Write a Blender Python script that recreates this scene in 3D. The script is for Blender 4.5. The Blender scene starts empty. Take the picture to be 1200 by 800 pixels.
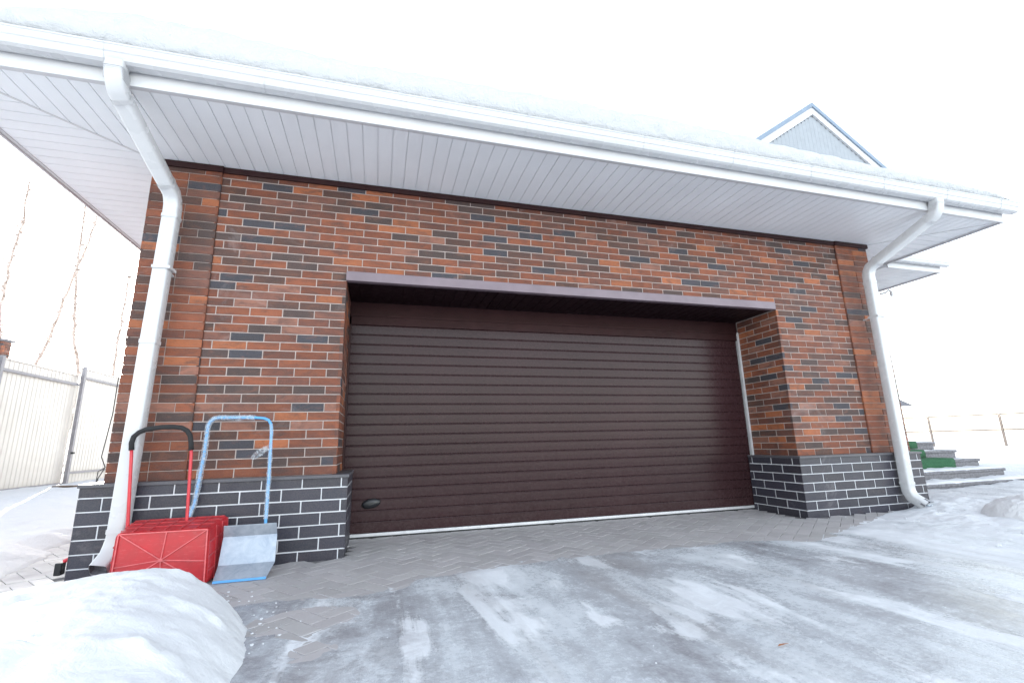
import bpy, math, random
from mathutils import Vector, noise, Matrix
random.seed(7)
rnd = random.random
D = bpy.data
scene = bpy.context.scene
COL = scene.collection

# ------------------------------------------------------------------ measured layout (metres)
CAM = Vector((0.3133, -4.1402, 0.8257)); YAW, PITCH, ROLL, FPX = 0.2813, 0.2158, -0.0247, 543.1
DY = 0.64                    # depth of the door recess
XR = 4.709                   # door opening runs from x=0 to XR
XL, XE = -1.564, 6.291       # wall ends
PL0, PR0 = -1.057, 5.776     # inner edges of the corner piers
ZP, ZL, ZS = 0.615, 2.264, 3.216   # plinth top, lintel, soffit
OH = 0.904                   # eave overhang in front
EL, ER = -2.51, 7.237        # eave ends
PP = 0.098                   # plinth projection
CH = (ZL - ZP) / 23          # brick course
BL = XR / 19                 # brick length incl. joint
BACK = 6.0

# ------------------------------------------------------------------ object helpers
def tag(o, label=None, cat=None, group=None, kind=None):
    if label: o['label'] = label
    if cat: o['category'] = cat
    if group: o['group'] = group
    if kind: o['kind'] = kind
    return o

def empty(name, loc, label, cat, group=None):
    o = D.objects.new(name, None); COL.objects.link(o); o.location = loc
    o.empty_display_size = .1
    return tag(o, label, cat, group)

class MB:
    """collects faces; build() links ONE mesh object"""
    def __init__(s): s.v = []; s.f = []; s.c = []; s.cur = (1, 1, 1, 1); s.m = []; s.mi = 0
    def add(s, vs, fs):
        b = len(s.v)
        s.v += [tuple(v) for v in vs]; s.c += [s.cur] * len(vs)
        for f in fs: s.f.append(tuple(b + i for i in f)); s.m.append(s.mi)
    def quad(s, *p): s.add(p, [tuple(range(len(p)))])
    def box(s, x0, x1, y0, y1, z0, z1):
        s.add([(x0,y0,z0),(x1,y0,z0),(x1,y1,z0),(x0,y1,z0),(x0,y0,z1),(x1,y0,z1),(x1,y1,z1),(x0,y1,z1)],
              [(0,3,2,1),(4,5,6,7),(0,1,5,4),(1,2,6,5),(2,3,7,6),(3,0,4,7)])
    def obox(s, o, u, v, w):
        o, u, v, w = map(Vector, (o, u, v, w))
        p = [o, o+u, o+u+v, o+v, o+w, o+u+w, o+u+v+w, o+v+w]
        s.add(p, [(0,3,2,1),(4,5,6,7),(0,1,5,4),(1,2,6,5),(2,3,7,6),(3,0,4,7)])
    def brick(s, o, u, w, n, d=.03, bev=.004):
        """o = corner on the backing plane, u along, w up, n outwards; d thick"""
        o, u, w, n = map(Vector, (o, u, w, n)); n = n.normalized()
        uu = u.normalized() * bev; ww = w.normalized() * bev
        q = [o, o+u, o+u+w, o+w]
        p = [x for x in q] + [x + n*(d-bev) for x in q] + [q[0]+n*d+uu+ww, q[1]+n*d-uu+ww, q[2]+n*d-uu-ww, q[3]+n*d+uu-ww]
        fs = [(8,9,10,11)]
        for i in range(4):
            j = (i+1) % 4
            fs += [(i, j, 4+j, 4+i), (4+i, 4+j, 8+j, 8+i)]
        s.add(p, fs)
    def sweep(s, path, sec, cap=True, up=(0,0,1)):
        """section (list of 2D) swept along path with mitred frames"""
        path = [Vector(p) for p in path]; n = len(sec); b = len(s.v)
        tang = []
        for i in range(len(path)):
            a = (path[i]-path[i-1]).normalized() if i else None
            c = (path[i+1]-path[i]).normalized() if i < len(path)-1 else None
            t = (a + c).normalized() if (a and c) else (a or c)
            k = 1/ max(.3, (t.dot(c) if c else 1))
            tang.append((t, k))
        side = None
        for i, (t, k) in enumerate(tang):
            if side is None:
                U = Vector(up)
                if abs(t.dot(U)) > .95: U = Vector((0, 1, 0))
                side = t.cross(U).normalized()
            side = (side - t*side.dot(t)).normalized()
            v2 = side.cross(t).normalized()
            for (a, c) in sec:
                s.v.append(tuple(path[i] + side*a + v2*c)); s.c.append(s.cur)
        for i in range(len(path)-1):
            for j in range(n):
                k = (j+1) % n
                s.f.append((b+i*n+j, b+i*n+k, b+(i+1)*n+k, b+(i+1)*n+j)); s.m.append(s.mi)
        if cap:
            s.f.append(tuple(b+j for j in reversed(range(n)))); s.m.append(s.mi)
            e = b+(len(path)-1)*n
            s.f.append(tuple(e+j for j in range(n))); s.m.append(s.mi)
    def tube(s, path, r, n=8, cap=True):
        s.sweep(path, [(r*math.cos(2*math.pi*i/n), r*math.sin(2*math.pi*i/n)) for i in range(n)], cap)
    def taper(s, path, r0, r1, n=5):
        path = [Vector(p) for p in path]; b = len(s.v)
        for i, p in enumerate(path):
            t = (path[min(i+1, len(path)-1)] - path[max(i-1, 0)]).normalized()
            sd = t.cross(Vector((0,1,.01))).normalized(); v2 = sd.cross(t)
            r = r0 + (r1-r0)*i/(len(path)-1)
            for k in range(n):
                a = 2*math.pi*k/n
                s.v.append(tuple(p + sd*r*math.cos(a) + v2*r*math.sin(a))); s.c.append(s.cur)
        for i in range(len(path)-1):
            for j in range(n):
                k = (j+1) % n
                s.f.append((b+i*n+j, b+i*n+k, b+(i+1)*n+k, b+(i+1)*n+j)); s.m.append(s.mi)
    def build(s, name, mats, parent=None, smooth=False, bevel=0, label=None):
        me = D.meshes.new(name); me.from_pydata(s.v, [], s.f)
        if not isinstance(mats, (list, tuple)): mats = [mats]
        for m in mats: me.materials.append(m)
        if any(s.m): me.polygons.foreach_set('material_index', s.m)
        ca = me.color_attributes.new('tone', 'FLOAT_COLOR', 'POINT')
        ca.data.foreach_set('color', [x for c in s.c for x in c])
        if smooth: me.polygons.foreach_set('use_smooth', [True]*len(s.f))
        me.update()
        o = D.objects.new(name, me); COL.objects.link(o)
        if parent:
            o.parent = parent
            o.matrix_parent_inverse = Matrix.Translation(parent.location).inverted()
        if bevel:
            md = o.modifiers.new('bev', 'BEVEL'); md.width = bevel; md.segments = 2; md.limit_method = 'ANGLE'
        if label: o['label'] = label
        return o

# ------------------------------------------------------------------ materials
def new_mat(name):
    m = D.materials.new(name); m.use_nodes = True
    nt = m.node_tree; b = nt.nodes['Principled BSDF']
    return m, nt, b
def N(nt, t, **kw):
    n = nt.nodes.new(t)
    for k, v in kw.items():
        if k in n.inputs.keys(): n.inputs[k].default_value = v
        else: setattr(n, k, v)
    return n
def coord(nt, scale=(1,1,1), rot=(0,0,0)):
    g = N(nt, 'ShaderNodeNewGeometry'); mp = N(nt, 'ShaderNodeMapping')
    mp.inputs['Scale'].default_value = scale; mp.inputs['Rotation'].default_value = rot
    nt.links.new(g.outputs['Position'], mp.inputs['Vector'])
    return mp.outputs['Vector']
def noise_n(nt, vec, scale, detail=4, rough=.55, dist=0):
    n = N(nt, 'ShaderNodeTexNoise'); n.inputs['Scale'].default_value = scale
    n.inputs['Detail'].default_value = detail; n.inputs['Roughness'].default_value = rough
    n.inputs['Distortion'].default_value = dist
    nt.links.new(vec, n.inputs['Vector']); return n.outputs['Fac']
def ramp(nt, fac, stops, interp='LINEAR'):
    r = N(nt, 'ShaderNodeValToRGB'); r.color_ramp.interpolation = interp
    e = r.color_ramp.elements
    while len(e) < len(stops): e.new(.5)
    for i, (p, c) in enumerate(stops):
        e[i].position = p; e[i].color = (c if len(c) == 4 else (*c, 1)) if isinstance(c, tuple) else (c, c, c, 1)
    nt.links.new(fac, r.inputs['Fac']); return r.outputs['Color']
def mix(nt, fac, a, b, mode='MIX'):
    m = N(nt, 'ShaderNodeMix', data_type='RGBA', blend_type=mode)
    for sock, v in ((m.inputs[0], fac), (m.inputs[6], a), (m.inputs[7], b)):
        if isinstance(v, (int, float)): sock.default_value = v
        elif isinstance(v, tuple): sock.default_value = (*v, 1) if len(v) == 3 else v
        else: nt.links.new(v, sock)
    return m.outputs[2]
def math_n(nt, op, a, b=0, clamp=False):
    m = N(nt, 'ShaderNodeMath', operation=op); m.use_clamp = clamp
    for i, v in enumerate((a, b)):
        if isinstance(v, (int, float)): m.inputs[i].default_value = v
        else: nt.links.new(v, m.inputs[i])
    return m.outputs[0]
def bump(nt, bsdf, h, strength=.3, dist=.01, normal=None):
    b = N(nt, 'ShaderNodeBump'); b.inputs['Strength'].default_value = strength; b.inputs['Distance'].default_value = dist
    nt.links.new(h, b.inputs['Height'])
    if normal: nt.links.new(normal, b.inputs['Normal'])
    nt.links.new(b.outputs['Normal'], bsdf.inputs['Normal']); return b.outputs['Normal']
def maprange(nt, v, a, b, c=0, d=1):
    m = N(nt, 'ShaderNodeMapRange'); m.inputs[1].default_value = a; m.inputs[2].default_value = b
    m.inputs[3].default_value = c; m.inputs[4].default_value = d; nt.links.new(v, m.inputs[0]); return m.outputs[0]

def simple(name, col, rough=.5, var=.06, nscale=6, bumps=(0, 40), metal=0, spec=.5, coat=0):
    m, nt, b = new_mat(name); v = coord(nt)
    n = noise_n(nt, v, nscale, 5, .6)
    lo = tuple(max(0, c*(1-var*2)) for c in col); hi = tuple(min(1, c*(1+var)) for c in col)
    nt.links.new(ramp(nt, n, [(.3, lo), (.7, hi)]), b.inputs['Base Color'])
    b.inputs['Metallic'].default_value = metal; b.inputs['Specular IOR Level'].default_value = spec
    r = noise_n(nt, v, nscale*3, 3)
    nt.links.new(maprange(nt, r, .3, .7, max(.02, rough-.08), min(1, rough+.08)), b.inputs['Roughness'])
    if coat: b.inputs['Coat Weight'].default_value = coat
    if bumps[0]: bump(nt, b, noise_n(nt, v, bumps[1], 4, .6), bumps[0], .004)
    return m

def tone_mat(name, rough, stain=.25, bscale=90, bstr=.35, spec=.4, streak=None):
    """each brick's own fired colour comes from the mesh attribute 'tone'"""
    m, nt, b = new_mat(name); v = coord(nt)
    at = N(nt, 'ShaderNodeAttribute', attribute_name='tone')
    n1 = noise_n(nt, v, 9, 5, .65, .4); n2 = noise_n(nt, v, 120, 3, .7)
    nb = noise_n(nt, coord(nt, (1, 1, 2.6)), 5.5, 6, .7, .5); ns = noise_n(nt, coord(nt, (.5, .5, 5)), 34, 4, .7)
    c = mix(nt, maprange(nt, nb, .47, .66, 0, stain*2.6), at.outputs['Color'], (.045, .034, .034))
    c = mix(nt, maprange(nt, nb, .46, .34, 0, stain*1.1), c, (.33, .12, .06))
    c = mix(nt, maprange(nt, ns, .52, .70, 0, stain*1.5), c, (.035, .026, .026))
    c = mix(nt, maprange(nt, n1, .35, .75, 0, stain), c, (.05, .045, .05))
    c = mix(nt, maprange(nt, n2, .35, .7, 0, .3), c, mix(nt, .5, at.outputs['Color'], (.25, .22, .2)), 'MIX')
    # pale lime bloom in patches
    n3 = noise_n(nt, v, 1.7, 6, .7, .8)
    c = mix(nt, maprange(nt, n3, .60, .78, 0, .22), c, (.55, .52, .52))
    nt.links.new(c, b.inputs['Base Color'])
    nt.links.new(maprange(nt, n1, .3, .7, rough-.1, rough+.15), b.inputs['Roughness'])
    b.inputs['Specular IOR Level'].default_value = spec
    h = mix(nt, .5, noise_n(nt, coord(nt, (1, 1, 2.2)), bscale, 5, .7), n2)
    bump(nt, b, h, bstr, .003)
    return m

M = {}
M['brick'] = tone_mat('fired_brick', .6, .25, 90, .6, .22)
M['tile'] = tone_mat('dark_clinker_tile', .40, .03, 140, .2, .45)
M['mortar'] = simple('grey_mortar', (.40, .335, .31), .9, .12, 12, (.5, 160))
M['mortar_white'] = simple('white_mortar', (.62, .63, .66), .85, .05, 10, (.3, 200))
M['white_pvc'] = simple('white_pvc', (.60, .60, .61), .38, .03, 2)
M['soffit'] = simple('soffit_vinyl', (.82, .84, .86), .42, .025, 1.5)
M['gutter'] = simple('gutter_white', (.56, .565, .58), .28, .03, 2, spec=.5)
M['frieze'] = simple('brown_trim', (.035, .014, .014), .45, spec=.2)
M['flash'] = simple('brown_metal_sky_sheen', (.185, .14, .165), .42, .10, 3)  # sky reflection on the brown sheet is mixed into its base colour
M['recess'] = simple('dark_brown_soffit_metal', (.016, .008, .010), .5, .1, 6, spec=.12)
M['header'] = simple('dark_brown_header', (.034, .013, .014), .5, .1, 6, spec=.12)
M['rubber'] = simple('black_rubber', (.012, .012, .013), .6)
M['handle'] = simple('black_plastic', (.012, .013, .016), .35)
M['alu'] = simple('pale_aluminium', (.62, .62, .64), .45, .08, 8, metal=.2)
M['redplastic'] = None
M['bluepaint'] = simple('blue_paint', (.10, .36, .72), .35, .05, 20)
M['redpaint'] = simple('red_paint', (.55, .03, .045), .35, .08, 20)
M['foam'] = simple('black_foam', (.02, .02, .022), .85, .1, 60, (.4, 200))
M['slate'] = simple('blue_grey_roof_metal', (.20, .26, .34), .45, .06)
M['siding'] = simple('grey_siding', (.31, .335, .365), .55, .04)
M['stone'] = simple('grey_granite', (.17, .165, .185), .6, .25, 30, (.4, 90))
M['fencepost'] = simple('grey_post_paint', (.26, .25, .27), .5, .1, 9)
M['rust'] = simple('rusty_steel', (.20, .165, .145), .75, .2, 9)
M['wire'] = simple('cable_black', (.05, .045, .045), .6)
M['wood'] = simple('old_wood', (.16, .11, .08), .8, .2, 20)

def door_mat():
    m, nt, b = new_mat('dark_brown_door'); v = coord(nt, (1, 1, 1))
    vs = coord(nt, (60, 60, 9))     # stucco embossing
    n = noise_n(nt, v, 1.1, 5, .6); n2 = noise_n(nt, v, 40, 4, .7)
    c = ramp(nt, n, [(.3, (.027, .0115, .013)), (.7, (.037, .016, .0185))])
    c = mix(nt, maprange(nt, n2, .4, .75, 0, .2), c, (.07, .04, .045))
    # dried splash dust on the lowest slats
    sep = N(nt, 'ShaderNodeSeparateXYZ'); nt.links.new(v, sep.inputs[0])
    dust = math_n(nt, 'MULTIPLY', maprange(nt, sep.outputs['Z'], .0, .4, .06, 0), maprange(nt, noise_n(nt, v, 5, 6, .7), .35, .7))
    c = mix(nt, dust, c, (.22, .19, .18))
    nt.links.new(c, b.inputs['Base Color'])
    nt.links.new(maprange(nt, n2, .3, .7, .22, .32), b.inputs['Roughness'])
    b.inputs['Specular IOR Level'].default_value = .19
    h = mix(nt, .5, noise_n(nt, vs, 9, 3, .6), noise_n(nt, v, 260, 2, .5))
    bump(nt, b, h, .18, .0015)
    return m
M['door'] = door_mat()

def red_mat():
    m, nt, b = new_mat('red_plastic'); v = coord(nt)
    n = noise_n(nt, v, 7, 6, .7); sc = noise_n(nt, coord(nt, (3, 3, 18), (.3, .5, 0)), 6, 8, .75)
    c = ramp(nt, n, [(.3, (.36, .008, .014)), (.7, (.50, .014, .022))])
    c = mix(nt, maprange(nt, sc, .56, .75, 0, .35), c, (.80, .35, .34))
    nt.links.new(c, b.inputs['Base Color'])
    nt.links.new(maprange(nt, n, .3, .7, .3, .5), b.inputs['Roughness'])
    b.inputs['Subsurface Weight'].default_value = .0
    bump(nt, b, sc, .12, .003)
    return m
M['redplastic'] = red_mat()
M['redmid'] = simple('worn_red_plastic', (.48, .05, .06), .45, .2, 25)
M['redrib'] = simple('scuffed_red_rib', (.66, .13, .14), .5, .15, 25)

def pan_mat():
    m, nt, b = new_mat('galvanised_pan'); v = coord(nt)
    n = noise_n(nt, v, 14, 6, .7, .6)
    c = ramp(nt, n, [(.3, (.27, .315, .38)), (.7, (.44, .48, .54))])
    nt.links.new(c, b.inputs['Base Color']); b.inputs['Metallic'].default_value = .55
    nt.links.new(maprange(nt, n, .3, .7, .28, .5), b.inputs['Roughness'])
    bump(nt, b, n, .08, .004)
    return m
M['pan'] = pan_mat()

def film_mat():
    m, nt, b = new_mat('clear_packing_film'); v = coord(nt)
    b.inputs['Base Color'].default_value = (.62, .68, .74, 1); b.inputs['Roughness'].default_value = .18
    n = noise_n(nt, v, 45, 5, .7, 1.0)
    nt.links.new(maprange(nt, n,   .35, .65, .08, .55), b.inputs['Alpha'])
    bump(nt, b, n, .8, .006)
    return m
M['film'] = film_mat()

def snow_mat(name, dirt=.12, bs=.5, scale=1.0, col=(.86, .88, .90)):
    m, nt, b = new_mat(name); v = coord(nt)
    n = noise_n(nt, v, 2.2*scale, 6, .62); n2 = noise_n(nt, v, 55*scale, 4, .7); n3 = noise_n(nt, v, 9*scale, 6, .65, .6)
    c = mix(nt, maprange(nt, n3, .58, .8, 0, dirt), col, (.50, .52, .55))
    sp = noise_n(nt, v, 75*scale, 2, .5)
    c = mix(nt, maprange(nt, sp, .74, .80, 0, dirt*1.6), c, (.16, .14, .13))
    nt.links.new(c, b.inputs['Base Color'])
    b.inputs['Roughness'].default_value = .55; b.inputs['Specular IOR Level'].default_value = .3
    h = math_n(nt, 'ADD', math_n(nt, 'MULTIPLY', n3, .8), math_n(nt, 'ADD', math_n(nt, 'MULTIPLY', n2, .22), math_n(nt, 'MULTIPLY', noise_n(nt, v, 170*scale, 3, .7), .10)))
    bump(nt, b, h, bs, .045)
    return m
M['snow'] = snow_mat('old_snow', .16, .42, 1.0, (.74, .76, .79))
M['snow_clean'] = snow_mat('roof_snow_surface', .06, .8, 1.0, (.56, .57, .585))
M['snow_ground'] = snow_mat('trodden_snow', .16, .8, 1.0, (.66, .68, .71))
M['snow_yard'] = snow_mat('bright_yard_snow', .05, .8, 1.0, (.86, .87, .89))

def paver_mat():
    m, nt, b = new_mat('concrete_pavers'); v = coord(nt)
    at = N(nt, 'ShaderNodeAttribute', attribute_name='tone')
    n = noise_n(nt, v, 3, 6, .65, .3); n2 = noise_n(nt, v, 70, 4, .7); n4 = noise_n(nt, v, 14, 5, .7)
    c = mix(nt, maprange(nt, n, .35, .7, 0, .4), at.outputs['Color'], (.36, .33, .335))
    c = mix(nt, maprange(nt, n2, .4, .7, 0, .35), c, (.42, .41, .43))
    c = mix(nt, maprange(nt, n4, .56, .68, 0, .35), c, (.50, .50, .53))   # frost and salt
    nt.links.new(c, b.inputs['Base Color'])
    nt.links.new(maprange(nt, n, .35, .65, .42, .75), b.inputs['Roughness'])
    bump(nt, b, n2, .4, .003)
    return m
M['paver'] = paver_mat()
M['joint_sand'] = simple('joint_sand', (.22, .21, .21), .95, .2, 20, (.6, 90))

def ice_mat():
    m, nt, b = new_mat('driveway_ice_surface')
    v = coord(nt)
    sep = N(nt, 'ShaderNodeSeparateXYZ'); nt.links.new(v, sep.inputs[0]); X = sep.outputs['X']; Y = sep.outputs['Y']
    st = coord(nt, (1.0, .22, 1)); st2 = coord(nt, (1, .10, 1))
    s1 = noise_n(nt, st, 2.4, 8, .62, .5)       # broad tyre-wide streaks
    s2 = noise_n(nt, st2, 9, 6, .68, .3)        # fine scratches along the tracks
    p = noise_n(nt, v, 2.1, 8, .66, .7)         # patches
    g = noise_n(nt, v, 34, 7, .78)              # grain
    g2 = noise_n(nt, v, 130, 3, .7)
    t = math_n(nt, 'ADD', math_n(nt, 'MULTIPLY', s1, .40), math_n(nt, 'ADD', math_n(nt, 'MULTIPLY', s2, .14), math_n(nt, 'ADD', math_n(nt, 'MULTIPLY', p, .34), math_n(nt, 'MULTIPLY', g, .14))))
    t = math_n(nt, 'ADD', t, maprange(nt, X, -.4, 1.0, -.03, .0))
    t = math_n(nt, 'ADD', t, maprange(nt, X, 3.2, 5.4, 0, .15))
    c = ramp(nt, t, [(.42, (.33, .33, .35)), (.48, (.46, .475, .505)), (.54, (.58, .61, .64)), (.60, (.70, .73, .76)), (.66, (.80, .82, .85))])
    # frosted mottling in the ice
    c = mix(nt, maprange(nt, g, .50, .72, 0, .28), c, (.70, .72, .76))
    # crisp ridges of packed snow left between the tyre tracks
    k1 = noise_n(nt, coord(nt, (1.0, .16, 1), (0, 0, .05)), 3.1, 9, .60, .35)
    k2 = noise_n(nt, v, 1.3, 4, .6, .5)
    km = math_n(nt, 'ADD', k1, math_n(nt, 'MULTIPLY', math_n(nt, 'SUBTRACT', k2, .5), .55))
    km = math_n(nt, 'ADD', km, math_n(nt, 'MULTIPLY', math_n(nt, 'SUBTRACT', g, .5), .10))
    km = math_n(nt, 'ADD', km, maprange(nt, X, 3.4, 5.4, 0, .12))
    km = maprange(nt, km, .550, .615)
    c = mix(nt, math_n(nt, 'MULTIPLY', km, .75), c, (.82, .84, .87))
    # grit
    c = mix(nt, maprange(nt, g2, .64, .74, 0, .34), c, (.24, .23, .23))
    d = noise_n(nt, st, 1.6, 6, .7, .4)
    c = mix(nt, maprange(nt, d, .54, .68, 0, .36), c, (.42, .40, .395))
    # dark wet margin and grit on the left where the ice is thin
    wl = math_n(nt, 'MULTIPLY', maprange(nt, X, .2, .9, 1, 0), maprange(nt, noise_n(nt, v, 4.5, 7, .72, .4), .47, .58))
    c = mix(nt, math_n(nt, 'MULTIPLY', wl, .5), c, (.22, .205, .215))
    nt.links.new(c, b.inputs['Base Color'])
    r = math_n(nt, 'ADD', maprange(nt, t, .45, .62, .10, .42), maprange(nt, g, .4, .7, -.05, .14), True)
    r = math_n(nt, 'ADD', r, math_n(nt, 'MULTIPLY', km, .3), True)
    nt.links.new(r, b.inputs['Roughness'])
    b.inputs['IOR'].default_value = 1.31; b.inputs['Specular IOR Level'].default_value = .5
    rough_snow = math_n(nt, 'MULTIPLY', maprange(nt, X, 3.6, 5.2), math_n(nt, 'ADD', noise_n(nt, coord(nt, (1, .6, 1)), 9, 7, .7, .5), 0))
    h = math_n(nt, 'ADD', math_n(nt, 'MULTIPLY', p, .5), math_n(nt, 'ADD', math_n(nt, 'MULTIPLY', g, .22), math_n(nt, 'ADD', math_n(nt, 'MULTIPLY', s2, .35), math_n(nt, 'MULTIPLY', g2, .07))))
    h = math_n(nt, 'ADD', h, math_n(nt, 'ADD', math_n(nt, 'MULTIPLY', km, .22), math_n(nt, 'MULTIPLY', rough_snow, 1.3)))
    bump(nt, b, h, .6, .026)
    return m
M['ice'] = ice_mat()

def clearice():
    m, nt, b = new_mat('clear_icicle'); b.inputs['Base Color'].default_value = (.85, .92, .97, 1)
    b.inputs['Roughness'].default_value = .08; b.inputs['Transmission Weight'].default_value = .8; b.inputs['IOR'].default_value = 1.31
    return m
M['icicle'] = clearice()

def carpet():
    m, nt, b = new_mat('green_artificial_turf'); v = coord(nt)
    n = noise_n(nt, v, 60, 5, .8)
    nt.links.new(ramp(nt, n, [(.3, (.014, .075, .035)), (.7, (.045, .17, .075))]), b.inputs['Base Color'])
    b.inputs['Roughness'].default_value = .9; bump(nt, b, n, 1, .02); return m
M['turf'] = carpet()

def fence_mat():
    m, nt, b = new_mat('white_profiled_steel'); v = coord(nt)
    n = noise_n(nt, v, 1.4, 6, .65)
    nt.links.new(ramp(nt, n, [(.3, (.54, .51, .47)), (.7, (.64, .61, .565))]), b.inputs['Base Color'])
    b.inputs['Roughness'].default_value = .32; return m
M['fence'] = fence_mat()

# ------------------------------------------------------------------ brick colours
PALETTE = [((.200, .056, .026), 22), ((.250, .072, .032), 16), ((.36, .110, .042), 8), ((.145, .048, .030), 18),
           ((.095, .042, .031), 16), ((.070, .043, .039), 12), ((.045, .046, .060), 10), ((.17, .068, .048), 10), ((.26, .11, .075), 6)]
WSUM = sum(w for _, w in PALETTE)
def pick(warm=0):
    r = rnd() * WSUM
    for c, w in PALETTE:
        r -= w
        if r <= 0: break
    k = .85 + .3*rnd()
    if warm and c[0] < .08: c = PALETTE[int(rnd()*3)][0] if rnd() < .6 else c
    return (c[0]*k, c[1]*k, c[2]*k, 1)

def brick_face(mb, o, u, n, cuts_fn, z0, rows, ch, length, joint=.0078, depth=.022, skip=None, ztop=None, pickf=pick):
    """rows of bricks on a plane. o origin at u=0,z=0. cuts_fn(row) -> list of joint positions inside (0,length)"""
    o = Vector(o); u = Vector(u)
    for r in range(rows):
        za = z0 + r*ch + joint/2; zb = z0 + (r+1)*ch - joint/2
        if ztop and zb > ztop: zb = ztop
        if zb - za < .01: continue
        cuts = [0] + [c for c in cuts_fn(r) if .02 < c < length-.02] + [length]
        for a, b in zip(cuts, cuts[1:]):
            segs = [(a + (joint/2 if a > 0 else 0), b - (joint/2 if b < length else 0))]
            if skip: segs = skip(r, za, zb, segs)
            for (sa, sb) in segs:
                if sb - sa < .012: continue
                mb.cur = pickf()
                d = depth + (rnd()-.5)*.002
                mb.brick(o + u*sa + Vector((0, 0, za)), u*(sb-sa), (0, 0, zb-za), n, d, .0035)

# ================================================================== GARAGE
garage = empty('garage', (2.3, 0, 0), 'brick garage with wide dark brown sectional door under a snow-covered white eave', 'garage')

# mortar backing walls (solid), 22 mm behind the brick faces
J = .004    # depth from the brick face back to mortar
mb = MB()
mb.box(XL+J, -J, J, BACK, ZP, ZS+.3)                      # left of door (solid block stands for the wall)
mb.box(XR+J, XE-J, J, BACK, ZP, ZS+.3)
mb.box(-J, XR+J, J, .30, ZL+.02, ZS+.3)                   # above door
mb.box(-J, XR+J, 3.5, BACK, -.1, ZS+.3)                   # rear wall
wall = mb.build('wall', M['mortar'], garage)

mb = MB()
DEP = .030
rows_all = int((ZS - ZP)/CH) + 1
def run_cuts(x0, length):
    def f(r):
        off = 0 if r % 2 == 0 else BL/2
        k0 = math.floor((x0-off)/BL)
        return [off + BL*(k0+i) - x0 for i in range(int(length/BL)+3)]
    return f
def skip_door(x0):
    def f(r, za, zb, segs):
        if za > ZL - .01: return segs
        out = []
        for a, b in segs:
            A, B = a + x0, b + x0
            if B <= 0 or A >= XR: out.append((a, b)); continue
            if A < 0: out.append((a, min(B, 0) - x0))
            if B > XR: out.append((max(A, XR) - x0, b))
        return out
    return f
# brick faces sit at y=0 ; backing at y=J -> brick origin plane y=DEP
brick_face(mb, (PL0, DEP, 0), (1, 0, 0), (0, -1, 0), run_cuts(PL0, PR0-PL0), ZP, rows_all, CH, PR0-PL0, depth=DEP, skip=skip_door(PL0), ztop=ZS-.005)
mb_main = mb.build('brick_facing', M['brick'], wall)
# jamb returns
mb = MB()
def jamb_cuts(r): return [BL/2 + BL*i for i in range(4)] if r % 2 == 0 else [BL*(i+1) for i in range(4)]
brick_face(mb, (-DEP, 0.0, 0), (0, 1, 0), (1, 0, 0), jamb_cuts, ZP, 23, CH, DY-.01, depth=DEP)
mb.build('jamb_brick', M['brick'], wall); mb = MB()
brick_face(mb, (XR+DEP, 0.0, 0), (0, 1, 0), (-1, 0, 0), jamb_cuts, ZP, 23, CH, DY-.01, depth=DEP)
mb.build('jamb_brick', M['brick'], wall)
# corner piers: thin-jointed, standing proud
def pier(x0, x1, name, seed):
    random.seed(seed)
    L = x1-x0; P = .018
    mb = MB()
    def cuts(r): return [L*.52] if r % 4 != 3 else [L*.75]
    def pk():
        c = pick(1); return c
    brick_face(mb, (x0, .0, 0), (1, 0, 0), (0, -1, 0), cuts, ZP, rows_all, CH, L, joint=.0055, depth=P, ztop=ZS-.005, pickf=pk)
    for sx, n in ((x0, -1), (x1, 1)):
        brick_face(mb, (sx - n*.02, -P+.001, 0), (0, 1, 0), (n, 0, 0), lambda r: [], ZP, rows_all, CH, P+.02 if (sx in (PL0, PR0)) else .26, joint=.004, depth=.02, ztop=ZS-.005, pickf=pk)
    o = mb.build('pier', M['brick'], garage)
    b_ = MB(); b_.box(x0+.014, x1-.014, -P+.006, .02, ZP, ZS-.004); b_.build('pier_mortar', M['mortar'], o)
    return o
pier(XL, PL0, 'pier', 11)
pier(PR0, XE, 'pier', 12)
# side wall bricks left/right
random.seed(5)
mb = MB()
for sx, n in ((XL+.0, -1), (XE, 1)):
    brick_face(mb, (sx - n*DEP, .235, 0), (0, 1, 0), (n, 0, 0), lambda r: [BL*i + (BL/2 if r % 2 else 0) for i in range(30)], ZP, rows_all, CH, BACK-.235, depth=DEP, ztop=ZS-.005)
mb.build('side_brick', M['brick'], wall)

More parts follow.
